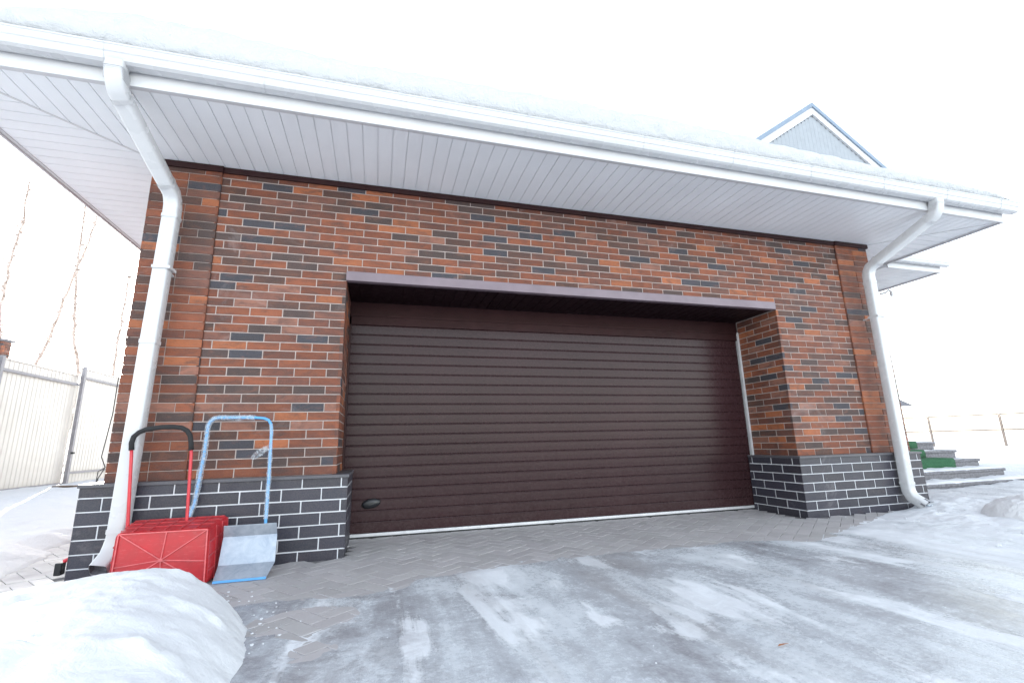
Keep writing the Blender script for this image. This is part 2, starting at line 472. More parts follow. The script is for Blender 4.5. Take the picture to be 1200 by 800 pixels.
# plinths
random.seed(21)
PH = ZP/6.77
TL = .285
def tilepick():
    k = .8 + .45*rnd(); w = rnd()
    return (.022*k + .003*w, .0235*k, .039*k, 1)
def plinth(x0, x1, inner):
    e = MB(); j = .003
    e.box(x0+j, x1-j, -PP+j, (DY-.02) if inner else DY-.02, -.25, ZP-.019)
    if x0 < 0: e.box(x0+j, -.25, DY-.02, BACK, -.25, ZP-.019)
    else: e.box(5.0, x1-j, DY-.02, BACK, -.25, ZP-.019)
    o = e.build('plinth', M['mortar_white'], garage)
    t = MB()
    z0 = ZP - .02 - 9*PH + .018
    def cuts(off, L):
        return lambda r: [off + TL*i + (TL/2 if r % 2 else 0) for i in range(-1, int(L/TL)+2)]
    L = x1-x0
    brick_face(t, (x0, -PP+.012, 0), (1, 0, 0), (0, -1, 0), cuts(0, L), z0, 9, PH, L, joint=.0072, depth=.012, ztop=ZP-.02, pickf=tilepick)
    yl = DY-.01
    if x0 < 0:
        brick_face(t, (x1-.012, -PP, 0), (0, 1, 0), (1, 0, 0), cuts(TL*.5, yl+PP), z0, 9, PH, yl+PP, joint=.0072, depth=.012, ztop=ZP-.02, pickf=tilepick)
        brick_face(t, (x0+.012, -PP, 0), (0, 1, 0), (-1, 0, 0), cuts(TL*.5, BACK), z0, 9, PH, BACK, joint=.0072, depth=.012, ztop=ZP-.02, pickf=tilepick)
    else:
        brick_face(t, (x0+.012, -PP, 0), (0, 1, 0), (-1, 0, 0), cuts(TL*.35, yl+PP), z0, 9, PH, yl+PP, joint=.0072, depth=.012, ztop=ZP-.02, pickf=tilepick)
        brick_face(t, (x1-.012, -PP, 0), (0, 1, 0), (1, 0, 0), cuts(TL*.5, BACK), z0, 9, PH, BACK, joint=.0072, depth=.012, ztop=ZP-.02, pickf=tilepick)
    t.build('tile_facing', M['tile'], o)
    c = MB(); c.cur = (.075, .075, .09, 1)
    c.box(x0-.008, x1+.008, -PP-.014, DY-.012, ZP-.022, ZP+.003)
    if x0 < 0: c.box(x0-.006, -.25, DY-.012, BACK, ZP-.018, ZP+.001)
    else: c.box(5.0, x1+.006, DY-.012, BACK, ZP-.018, ZP+.001)
    c.build('cap', M['tile'], o, bevel=.003)
plinth(XL-PP, PP, True)
plinth(XR-PP+.008, XE+PP, True)

# frieze trim below the soffit, jogging at the piers
mb = MB()
mb.box(PL0+.002, PR0-.002, -.022, .02, ZS-.052, ZS-.002)
mb.box(XL-.012, PL0+.010, -.038, .02, ZS-.055, ZS-.002)
mb.box(PR0-.010, XE+.012, -.038, .02, ZS-.055, ZS-.002)
mb.box(XL-.012, XL+.03, .02, BACK, ZS-.055, ZS-.002)
mb.box(XE-.03, XE+.012, .02, BACK, ZS-.055, ZS-.002)
mb.build('frieze_trim', M['frieze'], garage)

# lintel flashing
mb = MB()
mb.box(-.004, XR-.03, -.032, .0, ZL-.003, ZL+.082)
mb.box(-.004, XR-.03, -.028, .03, ZL-.004, ZL-.001)
mb.build('lintel_flashing', M['flash'], garage, bevel=.003)

# recess ceiling: dark ribbed panels running front to back
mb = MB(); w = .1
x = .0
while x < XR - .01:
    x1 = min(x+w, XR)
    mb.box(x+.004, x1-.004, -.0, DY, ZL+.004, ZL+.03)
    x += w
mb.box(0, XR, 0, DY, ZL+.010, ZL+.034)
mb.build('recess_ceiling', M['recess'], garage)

# sectional door
door = MB(); SP = .0995; zb = .042; nsl = 20
g = .007
y0 = DY
def strip(mb, x0, x1, prof):
    """prof: list of (y,z) from bottom to top, made into a surface spanning x0..x1"""
    vs = []
    for (y, z) in prof: vs += [(x0, y, z), (x1, y, z)]
    mb.add(vs, [(2*i, 2*i+1, 2*i+3, 2*i+2) for i in range(len(prof)-1)])
prof = []
for i in range(nsl):
    a = zb + i*SP; b_ = a + SP
    prof += [(y0+.006, a+.0005), (y0+.0004, a+.003), (y0-.0008, a+.008), (y0-.0012, a+SP*.5), (y0-.0008, b_-.012), (y0-.0030, b_-.0085), (y0-.0014, b_-.0035), (y0+.006, b_-.001)]
strip(door, .02, XR-.045, prof)
garage_door = door.build('garage_door', M['door'], garage)
# header, seal, guides
mb = MB(); zt = zb + nsl*SP
mb.box(0, XR, y0-.012, y0+.05, zt+.0, zt+.11)
mb.box(0, XR, y0-.022, y0-.012, zt+.085, zt+.11)
mb.box(0, XR, y0+.002, y0+.05, zt+.11, ZL+.01)
mb.build('header_panel', M['header'], garage_door)
mb = MB(); mb.box(.02, XR-.03, y0-.010, y0+.03, .014, zb-.001); mb.build('bottom_rail', M['alu'], garage_door, bevel=.003)
mb = MB(); mb.box(.02, XR-.03, y0-.004, y0+.026, -.012, .013); mb.build('bottom_seal', M['rubber'], garage_door)
mb = MB()
mb.box(XR-.030, XR-.004, y0-.025, y0+.02, ZP+.002, zt+.105)
mb.build('side_guide', M['alu'], garage_door)
mb = MB()
mb.box(.002, .018, y0-.012, y0+.02, ZP+.002, zt+.105)
mb.build('side_guide', M['frieze'], garage_door)
# handle: oval dished pull
mb = MB()
hx, hz = .275, .305
n = 24
def ell(a, b, y): return [(hx + a*math.cos(2*math.pi*i/n), y, hz + b*math.sin(2*math.pi*i/n) + .12*a*math.cos(2*math.pi*i/n)) for i in range(n)]
rings = [ell(.084, .044, y0-.001), ell(.086, .045, y0-.012), ell(.078, .038, y0-.024), ell(.062, .028, y0-.030), ell(.03, .012, y0-.034)]
b0 = [p for r in rings for p in r]
mb.add(b0, [(k*n+i, k*n+(i+1) % n, (k+1)*n+(i+1) % n, (k+1)*n+i) for k in range(4) for i in range(n)] + [tuple(4*n+i for i in range(n))])
mb.build('handle', M['handle'], garage_door, smooth=False, bevel=.002)

# soffit: vinyl strips with V joints, mitred at the corners
def soffit():
    mb = MB(); W = .115; z = ZS; gd = .012
    def clip(poly, a, b, c):      # keep a*x+b*y<=c
        out = []
        for i in range(len(poly)):
            p, q = poly[i], poly[(i+1) % len(poly)]
            dp = a*p[0]+b*p[1]-c; dq = a*q[0]+b*q[1]-c
            if dp <= 0: out.append(p)
            if (dp < 0 < dq) or (dq < 0 < dp):
                t = dp/(dp-dq); out.append((p[0]+(q[0]-p[0])*t, p[1]+(q[1]-p[1])*t))
        return out
    def piece(x0, x1, y0, y1, zz, region):
        poly = [(x0, y0), (x1, y0), (x1, y1), (x0, y1)]
        for h in region:
            poly = clip(poly, *h)
            if len(poly) < 3: return
        b = [(p[0], p[1], zz) for p in poly]; t = [(p[0], p[1], zz+.012) for p in poly]
        k = len(poly)
        mb.add(b+t, [tuple(reversed(range(k))), tuple(range(k, 2*k))] + [(i, (i+1) % k, k+(i+1) % k, k+i) for i in range(k)])
    # mitre lines: from wall corner to eave corner
    sl = (0+OH)/(XL-EL)      # slope of left hip
    def hip(cx, ex):         # line through (cx,0) and (ex,-OH)
        dx, dy = ex-cx, -OH
        return dx, dy
    # front: region right of left hip and left of right hip, y<.03
    dxl, dyl = EL-XL, -OH; dxr, dyr = ER-XE, -OH
    # signed side: cross((dx,dy),(x-cx,y))
    def half(cx, dx, dy, sign, gap=.0025):
        # sign*(dx*(y) - dy*(x-cx)) <= -gap
        L = math.hypot(dx, dy)
        return (sign*-dy, sign*dx, sign*(-dy*cx) - gap*L)
    front = [half(XL, dxl, dyl, -1), half(XR and XE, dxr, dyr, 1)]
    x = EL - .02
    while x < ER:
        piece(x+.0035, x+W-.0035, -OH+.02, .06, z, front)
        piece(x-.005, x+.005, -OH+.02, .06, z+.008, front)
        x += W
    for (cx, dx, dy, s, xa, xb) in ((XL, dxl, dyl, 1, EL+.02, XL+.05), (XE, dxr, dyr, -1, XE-.05, ER-.02)):
        reg = [half(cx, dx, dy, s)]
        y = -OH+.02
        while y < BACK:
            piece(xa, xb, y+.0035, y+W-.0035, z, reg)
            piece(xa, xb, y-.005, y+.005, z+.008, reg)
            y += W
    o = mb.build('soffit', M['soffit'], garage)
    # J trim round the outer edge and mitre strips
    t = MB()
    t.box(EL+.02, ER-.02, -OH, -OH+.028, z-.006, z+.02)
    t.box(EL, EL+.028, -OH, BACK, z-.006, z+.02)
    t.box(ER-.028, ER, -OH, BACK, z-.006, z+.02)
    for cx, ex in ((XL, EL), (XE, ER)):
        a = Vector((cx, 0, z-.004)); b = Vector((ex, -OH, z-.004)); d = (b-a).normalized(); s = Vector((-d.y, d.x, 0))*.009
        t.obox(a - s, b-a, s*2, (0, 0, .01))
    t.build('soffit_trim', M['white_pvc'], o)
soffit()

# fascia boards
mb = MB()
mb.box(EL-.02, ER+.02, -OH-.022, -OH-.002, ZS-.018, ZS+.19)
mb.box(EL-.02, ER+.02, -OH-.026, -OH-.0215, ZS-.018, ZS+.010)
mb.box(EL-.022, EL-.002, -OH-.002, BACK, ZS-.018, ZS+.17)
mb.box(ER+.002, ER+.022, -OH-.002, BACK, ZS-.018, ZS+.17)
mb.build('fascia', M['white_pvc'], garage, bevel=.002)

# gutter, front: shell section swept along x
gy = -OH-.024
gz = 3.288
def gsec():
    P = [(0, .0), (0, 0)]
    # (outwards distance, height)
    pts = [(.002, .115), (.002, .03), (.012, .006), (.035, 0), (.078, .0), (.098, .012), (.108, .034), (.110, .052), (.118, .060), (.122, .098), (.128, .104), (.128, .113), (.119, .116), (.115, .108),
           (.115, .062), (.106, .054), (.103, .036), (.094, .017), (.077, .006), (.036, .006), (.016, .012), (.008, .034), (.008, .115)]
    return pts
def gutter(x0, x1, name='gutter'):
    mb = MB(); S = gsec(); k = len(S)
    a = [(x0, gy-p, gz+h) for p, h in S]; b = [(x1, gy-p, gz+h) for p, h in S]
    mb.add(a+b, [(i, (i+1) % k, k+(i+1) % k, k+i) for i in range(k)])
    # end caps
    for x in (x0, x1):
        c = [(x, gy-p, gz+h) for p, h in S[:13]]
        mb.add(c + [(x, gy-.0, gz+.115)], [tuple(range(13))])
        mb.box(x-.006, x+.006, gy-.131, gy-.002, gz+.098, gz+.117)
    return mb.build(name, M['gutter'], garage)
gut = gutter(EL-.03, ER+.11)
for gx in (-2.42, -1.476, -.549, .414, 1.396, 2.46, 3.396, 4.311, 5.266, 6.186, 7.053):
    mb = MB(); S = gsec()[1:12]
    for (a, b), (c, d) in zip(S, S[1:]):
        nx, nz = (d-b), -(c-a); L = math.hypot(nx, nz) or 1; nx, nz = nx/L*.003, nz/L*.003
        mb.add([(gx-.013, gy-a+ -nx*0 - .0, gz+b), (gx+.013, gy-a, gz+b), (gx+.013, gy-c, gz+d), (gx-.013, gy-c, gz+d),
                (gx-.013, gy-a-abs(nx)*1 , gz+b-.003), (gx+.013, gy-a-abs(nx), gz+b-.003), (gx+.013, gy-c-abs(nx), gz+d-.003), (gx-.013, gy-c-abs(nx), gz+d-.003)],
               [(4,7,6,5), (0,1,5,4), (1,2,6,5), (2,3,7,6), (3,0,4,7)])
    mb.box(gx-.012, gx+.012, gy-.133, gy-.0, gz+.116, gz+.120)
    mb.build('gutter_bracket', M['gutter'], gut)
mb = MB()
for x0 in (EL-.13, ER+.024):
    mb = MB(); mb.box(x0, x0+.106, -OH+.16, BACK, gz+.01, gz+.115)
    mb.build('side_gutter', M['gutter'], garage, bevel=.02)

# roof (hipped, metal sheet)
RZ = ZS + .19; RS = .45
RX0, RX1, RY0, RY1 = EL-.05, ER+.05, -OH-.05, BACK+.3
def roof_z(x, y):
    d = min(x-RX0, RX1-x, y-RY0, RY1-y)
    return RZ + max(0, d)*RS
mb = MB()
hw = (RY1-RY0)/2
A = [(RX0, RY0, RZ), (RX1, RY0, RZ), (RX1, RY1, RZ), (RX0, RY1, RZ), (RX0+hw, RY0+hw, RZ+hw*RS), (RX1-hw, RY0+hw, RZ+hw*RS)]
mb.add(A + [(p[0], p[1], p[2]-.02) for p in A[:4]], [(0,1,5,4), (1,2,5), (2,3,4,5), (3,0,4), (9,8,7,6), (0,6,7,1), (1,7,8,2), (2,8,9,3), (3,9,6,0)])
mb.build('roof', M['slate'], garage)

mb = MB()
mb.box(RX0-.01, RX1+.01, RY0-.006, RY0+.03, RZ-.022, RZ+.058)  # roof edge strip raised and darkened to draw the dark gap under the snow
mb.build('dark_eave_strip', M['stone'], garage)

# downpipes
def rsec(w, d, c=.016):
    w /= 2; d /= 2
    return [(-w+c, -d), (w-c, -d), (w-c*.3, -d+c*.3), (w, -d+c), (w, d-c), (w-c*.3, d-c*.3), (w-c, d), (-w+c, d), (-w+c*.3, d-c*.3), (-w, d-c), (-w, -d+c), (-w+c*.3, -d+c*.3)]
def downpipe(x, xg, bend_bottom, lean=(0, 0)):
    yt = gy-.062; yw = -.175
    zt_ = gz+.012
    p_top = [(xg, yt, zt_), (xg, yt+.002, zt_-.05), (xg + (x-xg)*.01, yt+.010, zt_-.09), (xg + (x-xg)*.03, yt+.028, zt_-.13), (xg + (x-xg)*.07, yt+.058, zt_-.17)]
    mb = MB()
    up = (1, 0, 0)
    path = p_top + [(x - (x-xg)*.05, yw-.045, 2.82), (x-(x-xg)*.02, yw-.016, 2.775), (x, yw-.003, 2.73), (x, yw, 2.66)]
    zb0 = bend_bottom[0][2]
    path += [(x+lean[0]*.5, yw, 1.6), (x+lean[0], yw+lean[1], zb0+.05)] + [tuple(p) for p in bend_bottom]
    mb.sweep(path, rsec(.105, .10), cap=False, up=(0, 1, 0))
    o = mb.build('downpipe', M['gutter'], garage, smooth=True)
    n0 = len(path)
    # inner surface so that the outlet reads as a hollow end
    mb = MB(); e1 = Vector(bend_bottom[-1]); e0 = Vector(bend_bottom[-2]); d = (e1-e0).normalized()
    mb.sweep([e1 - d*.04, e1 - d*.001], rsec(.096, .091), cap=False, up=(0, 1, 0))
    c = MB(); c.sweep([e1 - d*.04, e1-d*.039], rsec(.096, .091), cap=True, up=(0, 1, 0)); mb.add(c.v, c.f)
    mb.build('outlet', M['stone'], o)
    # collars and elbow ribs
    def collar(p, q, t, w=.113, dd=.108):
        mb = MB()
        p, q = Vector(p), Vector(q); c = p.lerp(q, t); d = (q-p).normalized()
        mb.sweep([c-d*.014, c+d*.014], rsec(w, dd), cap=False, up=(0, 1, 0)); mb.build('collar', M['gutter'], o)
    collar(path[4], path[5], .05); collar(path[4], path[5], .88); collar(path[8], path[9], .03)
    collar(path[8], path[9], .98); collar(path[9], path[10], .97)
    mb = MB()
    for k in range(8):
        p = Vector(path[1]).lerp(Vector(path[3]), k/8)
        mb.sweep([p+Vector((0, 0, .0025)), p-Vector((0, 0, .0025))], rsec(.113, .109), cap=True, up=(0, 1, 0))
    mb.build('elbow_rib', M['gutter'], o)
    for z in (2.2, .95):
        mb = MB(); mb.box(x-.062, x+.062, yw-.062, yw+.06, z-.012, z+.012); mb.box(x-.01, x+.01, yw+.05, -.0, z-.006, z+.006)
        if z == 2.2: mb.build('pipe_clip', M['gutter'], o, bevel=.003)
    return o
downpipe(-1.318, -1.405, [(-1.372, -.175, .22), (-1.380, -.20, .155), (-1.395, -.285, .085)], (-.045, 0))
downpipe(6.02, 6.06, [(5.985, -.175, .20), (5.99, -.20, .14), (6.035, -.285, .065)], (-.04, 0))

# security camera-ish curl below the far soffit is a small lamp on the house (see house)

# ================================================================== roof snow (cover, no countable pieces)
LIP = [(-2.6, 3.60), (-2.11, 3.665), (-1.855, 3.738), (-1.593, 3.80), (-1.3, 3.825), (-.926, 3.815), (-.4, 3.775), (-.06, 3.752), (.6, 3.745), (1.3, 3.742), (2.2, 3.745), (2.96, 3.745), (4, 3.70), (5.05, 3.672), (6.3, 3.640), (6.9, 3.62), (7.18, 3.60), (7.33, 3.54)]
def lip(x):
    if x <= LIP[0][0]: return LIP[0][1]
    for (a, b), (c, d) in zip(LIP, LIP[1:]):
        if x <= c: return b + (d-b)*(x-a)/(c-a)
    return LIP[-1][1]
def smooth(t): t = max(0, min(1, t)); return t*t*(3-2*t)
def fbm(x, y, z, o=4):
    s = 0; a = 1; t = 0
    for i in range(o):
        s += a*noise.noise(Vector((x, y, z))*2**i); t += a; a *= .5
    return s/t
SX0, SX1 = RX0-.015, RX1+.065
SYF = RY0-.035
def snow_cover():
    mb = MB()
    nx = 300
    vprof = [0, .004, .015, .035, .07, .12, .19, .28, .4, .6, .9, 1.3, 1.9, 2.6, 3.3]
    grid = []
    for i in range(nx+1):
        x = SX0 + (SX1-SX0)*i/nx
        e = min(x-SX0, SX1-x)
        th = lip(x) - (RZ+.05) - .055
        side = max(.02, min(1, (max(0, e)/.22)))**.5
        zb = RZ + .052 + .012*fbm(x*2.2, 1, 4) + .010*fbm(x*11, 0, 1)
        ic = smooth((x-.2)/1.5)
        col = [(x, SYF+.16, zb-.03), (x, SYF+.055, zb)]
        for (dy, dz) in ((.030, .006), (.012, .030 + .03*ic), (.002, .07 + .04*ic), (0, .11 + .03*ic)):
            rr = fbm(x*7, dz*30, 5, 5)
            col.append((x, SYF + dy + .030*rr + .012*fbm(x*21, dz*60, 2, 3), zb + dz*side*min(1, th/.2)))
        z0_ = zb + (.11 + .03*ic)*side*min(1, th/.2)
        for t in vprof[2:]:
            front = (1-(1-min(1, t/.16))**2.2)**.5 if t < .16 else 1
            y = SYF + t + .03*fbm(x*5, 7, t*3, 5)*(1 if t < .3 else .3)
            H = max(0, th-.10)*front*.92*side
            z = z0_ + H + t*RS*(1 if e > t else max(0, e/t)) + .03*fbm(x*3.1, t*4, 2.3)*side + .014*fbm(x*9, t*9, 5)*side
            col.append((x, y, z))
        grid.append(col)
    m = len(grid[0])
    vs = [p for c in grid for p in c]
    fs = [(i*m+j, (i+1)*m+j, (i+1)*m+j+1, i*m+j+1) for i in range(nx) for j in range(m-1)]
    fs += [tuple(range(m)), tuple(nx*m+j for j in reversed(range(m)))]
    mb.add(vs, fs)
    o = mb.build('roof_snow', M['snow_clean'], None, smooth=True)
    # back slope and the hips
    return o
rs = snow_cover()
tag(rs, 'thick white snow lying along the garage roof above the gutter', 'snow', kind='stuff')

# icicles at the right eave
ig = 'small icicles under the right side eave'
for (y, l, r) in ((-.30, .075, .007), (-.38, .05, .006), (-.46, .10, .008), (-.52, .045, .006), (-.20, .04, .005)):
    mb = MB(); x = ER+.012
    k = 7; b = []
    rings = [(0, 1), (.35, .7), (.7, .38), (1, .05)]
    for t, s in rings: b += [(x + r*s*math.cos(2*math.pi*i/k), y + r*s*math.sin(2*math.pi*i/k), ZS-.018 - l*t) for i in range(k)]
    mb.add(b, [(q*k+i, q*k+(i+1) % k, (q+1)*k+(i+1) % k, (q+1)*k+i) for q in range(3) for i in range(k)])
    o = mb.build('icicle', M['icicle'], None, smooth=True)
    tag(o, 'tiny clear icicle hanging under the right side edge of the garage eave', 'icicle', ig)
mb = MB()
for (dx, dy, l, r) in ((0, 0, .10, .016), (.014, -.016, .075, .011), (-.016, .008, .06, .010)):
    x, y = 6.04+dx, -.315+dy; k = 8; b = []
    for t, s in ((0, .8), (.2, 1), (.5, .7), (.8, .5), (1, .9)): b += [(x + r*s*math.cos(2*math.pi*i/k), y + r*s*math.sin(2*math.pi*i/k), .075 - l*t) for i in range(k)]
    mb.add(b, [(q*k+i, q*k+(i+1) % k, (q+1)*k+(i+1) % k, (q+1)*k+i) for q in range(4) for i in range(k)])
o = mb.build('icicle', M['icicle'], None, smooth=True)
tag(o, 'frozen trickle of ice hanging from the mouth of the right downpipe', 'icicle')

# ================================================================== GROUND
def ground_h(x, y):
    """snow level; low (-.06) where pavers or the driveway lie bare"""
    n = fbm(x*.9, y*.9, 1.5, 5); n2 = fbm(x*4, y*4, 8.1, 4)
    # left bank: edge line of the snow  (x as a function of y)
    ex = -1.98 - .30*max(0, y+.15) if y < 1.1 else -2.42 - .03*(y-1.1)
    ex += .12*n + .05*n2
    dl = ex - x
    left = smooth(dl/.35)*(.10+.03*n) + smooth((dl-.3)/2.0)*.10 + .02*n2*smooth(dl/.3)
    # right side
    dr = x - (5.9 + .25*n) - .25*max(0, -y-1.0)*0
    right = smooth((dr)/.8)*(.07+.05*n + .035*n2 + .012*fbm(x*11, y*11, 2, 3)) + smooth((dr-1.5)/4)*.05
    # far away in front of the camera/behind it
    far = smooth((-y-4.6)/1.2)*.10
    bk = smooth((y-7.5)/3)*.05
    h = max(left, right, far)
    if y > BACK+.5: h = max(h, .08)
    m = max(smooth(dl/.05) , smooth(dr/.2), smooth((-y-4.6)/.3), 1.0 if y > BACK+.5 else 0)
    far_out = smooth((math.hypot(x, y)-30)/60)
    return -.07 + m*(.07) + h*m + .25*far_out*0
def axis(a, b, step, lo, hi):
    v = [a + (b-a)*i/round((b-a)/step) for i in range(round((b-a)/step)+1)]
    s = step; t = a; left = []
    while t > lo: s *= 1.22; t -= s; left.append(max(t, lo))
    s = step; t = b; right = []
    while t < hi: s *= 1.22; t += s; right.append(min(t, hi))
    return left[::-1] + v + right
xs = axis(-6.5, 10.5, .055, -2500, 2500); ys = axis(-3.6, 9.5, .06, -2500, 2500)
mb = MB()
ny = len(ys)
vs = [(x, y, ground_h(x, y)) for x in xs for y in ys]
fs = [(i*ny+j, (i+1)*ny+j, (i+1)*ny+j+1, i*ny+j+1) for i in range(len(xs)-1) for j in range(ny-1)]
mb.add(vs, fs)
gr = mb.build('ground', M['snow_ground'], None, smooth=True); tag(gr, 'snow covered ground round the garage', kind='structure')

# pavers: herringbone set at 45 degrees to the wall, each a chamfered block
random.seed(33)
PW, PLN = .10, .20
mb = MB(); base = MB()
def paver(cx, cy, ang, l, w):
    # skip outside the paved area
    c, s = math.cos(ang), math.sin(ang); g_ = .0022; bev = .0025
    hl, hw_ = l/2-g_, w/2-g_
    z = .0 + (rnd()-.5)*.002
    tl = ((rnd()-.5)*.003, (rnd()-.5)*.003)
    def P(a, b, zz): return (cx+a*c-b*s, cy+a*s+b*c, zz + tl[0]*a/l + tl[1]*b/w)
    vs = [P(-hl, -hw_, -.03), P(hl, -hw_, -.03), P(hl, hw_, -.03), P(-hl, hw_, -.03),
          P(-hl, -hw_, z-.0014), P(hl, -hw_, z-.0014), P(hl, hw_, z-.0014), P(-hl, hw_, z-.0014),
          P(-hl+bev, -hw_+bev, z), P(hl-bev, -hw_+bev, z), P(hl-bev, hw_-bev, z), P(-hl+bev, hw_-bev, z)]
    fs = [(8, 9, 10, 11)]
    for i in range(4):
        j = (i+1) % 4; fs += [(i, j, 4+j, 4+i), (4+i, 4+j, 8+j, 8+i)]
    k = .88 + .22*rnd(); mb.cur = (.46*k, .435*k + .012*rnd(), .435*k, 1)
    mb.add(vs, fs)
A45 = math.radians(38)
ca, sa = math.cos(A45), math.sin(A45)
def inside(x, y):
    if not (-4.2 < x < 7.0 and -3.0 < y < 3.2): return False
    if y > -PP-.02:
        if XL-PP-.02 < x < .07: return False
        if x > XR-PP-.02 and x < XE+PP+.02: return False
        if x > 0 and y > DY+.06: return False
        if x >= XE+PP and y > .2: return False
    if y > .7 and x > XL-PP-.1: return False
    return True
# herringbone lattice: unit moves (1,1) and (2,-2)... in paver-width units
for i in range(-70, 110):
    for j in range(-70, 80):
        # horizontal brick at (i+?): classic: cells (x,y) with (x - y) mod 4
        m4 = (i - j) % 4
        if m4 == 0: lx, ly, an, = (i+1)*PW, (j+.5)*PW, 0       # covers (i,j),(i+1,j)
        elif m4 == 3: lx, ly, an = (i+.5)*PW, (j+1)*PW, math.pi/2   # covers (i,j),(i,j+1)
        else: continue
        X = lx*ca - ly*sa; Y = lx*sa + ly*ca
        if inside(X, Y): paver(X, Y, an + A45, PLN, PW)
pv = mb.build('paving', M['paver'], None); tag(pv, 'herringbone concrete pavers in front of the garage door', kind='structure')
mb = MB(); mb.box(-4.3, 7.0, -3.1, -PP-.003, -.06, -.008); mb.box(PP+.003, XR-PP-.003, -PP-.003, DY+.1, -.06, -.008); mb.box(-4.3, XL-PP-.003, -PP-.003, 3.2, -.06, -.008)
o = mb.build('paving_bed', M['joint_sand'], None); tag(o, 'sand filled joints between the pavers', kind='structure')

# ice sheet over the driveway
EDGE = [(-1.0, -1.30), (-.32, -1.03), (.24, -1.10), (.47, -1.08), (.65, -.88), (1.17, -.78), (1.9, -.74), (2.84, -.77), (3.23, -.72), (3.68, -.96), (3.98, -.88), (4.6, -.62), (5.3, -.42), (5.8, -.20), (6.6, .2), (9, .6)]
def edge_y(x):
    if x <= EDGE[0][0]: return EDGE[0][1]
    for (a, b), (c, d) in zip(EDGE, EDGE[1:]):
        if x <= c: return b + (d-b)*(x-a)/(c-a)
    return EDGE[-1][1]
def ice_h(x, y):
    n = fbm(x*2.3, y*2.3, 4.4, 5); n2 = fbm(x*7, y*7, 9.9, 4)
    d = edge_y(x) - y + .05*n + .03*n2
    t = smooth((d+.03)/.16)*.010 + smooth((d-.1)/1.0)*.010
    ruts = .007*math.sin((x-.25)*4.3 + .5*fbm(y*.4, x*.5, 3)) * smooth((d-.3)/.6)
    r = t + ruts + .006*n*smooth(d/.4) + .0022*n2
    # thin, broken cover at the left where pavers show through
    dx = (x+.02)/.30; dy = (y+1.42)/.22
    hole = math.exp(-(dx*dx+dy*dy))
    dx = (x-.10)/.22; dy = (y+1.85)/.16
    hole += .7*math.exp(-(dx*dx+dy*dy))
    r -= hole*(.020 + .014*n2)
    if x > 4.2: r += smooth((x-4.2)/1.8)*(.045 + .035*n + .022*n2 + .008*fbm(x*19, y*19, 3, 3)) * smooth((d+.15)/.6)
    if x > 5.8: r += smooth((x-5.8)/1.0)*(.03)
    if d < -.10: r = min(r, -.02 + .0*n)
    return r - .0015
def bank(x, y): return ice_h(x, y)
gx0, gx1, gy0, gy1, st = -2.2, 7.3, -3.6, .9, .022
nx = int((gx1-gx0)/st); nyy = int((gy1-gy0)/st)
mb = MB(); vs = []
for i in range(nx+1):
    x = gx0 + st*i
    for j in range(nyy+1):
        y = gy0 + st*j
        z = ice_h(x, y)
        if y > -PP-.01 and x < XE+PP+.01: z = -.05
        vs.append((x, y, z))
fs = []
for i in range(nx):
    for j in range(nyy):
        q = (i*(nyy+1)+j, (i+1)*(nyy+1)+j, (i+1)*(nyy+1)+j+1, i*(nyy+1)+j+1)
        if max(vs[k][2] for k in q) > -.012: fs.append(q)
mb.add(vs, fs)
ice = mb.build('driveway', M['ice'], None, smooth=True); tag(ice, 'rutted grey ice and packed snow over the driveway', kind='structure')
mb = MB(); nx2 = 60; vs = []  # unseen stretch behind the camera, whitened to bounce light up to the soffit
XSA = [-2.2 + 9.5*i/60 for i in range(61)]; YSA = [-3.6 - .05*i - .012*i*i for i in range(30)]
vs = [(x, y, ice_h(x, y)+.0) for x in XSA for y in YSA]
mb.add(vs, [(i*30+j+1, (i+1)*30+j+1, (i+1)*30+j, i*30+j) for i in range(60) for j in range(29)])
o = mb.build('driveway_near', M['snow_yard'], None, smooth=True); tag(o, 'unseen driveway towards the street, snow-white to bounce light onto the soffit', kind='structure')

# snow piles
def pile(name, cx, cy, H, rl, rr, rb, rf, seed, shear=0, st=.025, power=2.2, rough=1.0, mat='snow'):
    mb = MB(); L = rl+.15; R = rr+.15+shear*rf; B = rb+.15; F = rf+.15
    nx = int((L+R)/st); ny = int((B+F)/st); vs = []
    for i in range(nx+1):
        x = cx - L + (L+R)*i/nx
        for j in range(ny+1):
            y = cy - F + (F+B)*j/ny
            cs = cx + shear*(cy-y); dx = (x-cs)/(rl if x < cs else rr); dy = (y-cy)/(rf if y < cy else rb)
            n = fbm(x*1.9+seed, y*1.9, seed, 5); n2 = fbm(x*6+seed, y*6, seed+3, 4)
            r = math.sqrt(dx*dx+dy*dy)*(1 + .12*n + .05*n2)
            h = H*max(0, 1-r**power)**.85 if r < 1 else -.06*(r-1)*4
            lump = max(0, fbm(x*4.5+7, y*4.5, seed+1, 3))
            h += (.052*n + .018*n2 + .05*lump*lump*4*.5 + .006*fbm(x*22, y*22, seed, 4))*rough*smooth((1.05-r)/.25)
            vs.append((x, y, max(-.04, h)))
    fs = []
    for i in range(nx):
        for j in range(ny):
            q = (i*(ny+1)+j, (i+1)*(ny+1)+j, (i+1)*(ny+1)+j+1, i*(ny+1)+j+1)
            if max(vs[k][2] for k in q) > -.035: fs.append(q)
    mb.add(vs, fs)
    return mb.build(name, M[mat], None, smooth=True)
o = pile('snow_pile', -.80, -1.50, .275, 1.45, .56, .62, 1.75, 3.3, shear=.20, st=.014)
tag(o, 'big rounded heap of shovelled snow in front of the red box', 'snow pile')
o = pile('snow_pile', 6.22, -1.28, .26, .50, .8, .6, .6, 9.1, st=.016, rough=2.2, mat='snow_yard')
tag(o, 'lump of snow beside the icy driveway opposite the right downpipe', 'snow pile')

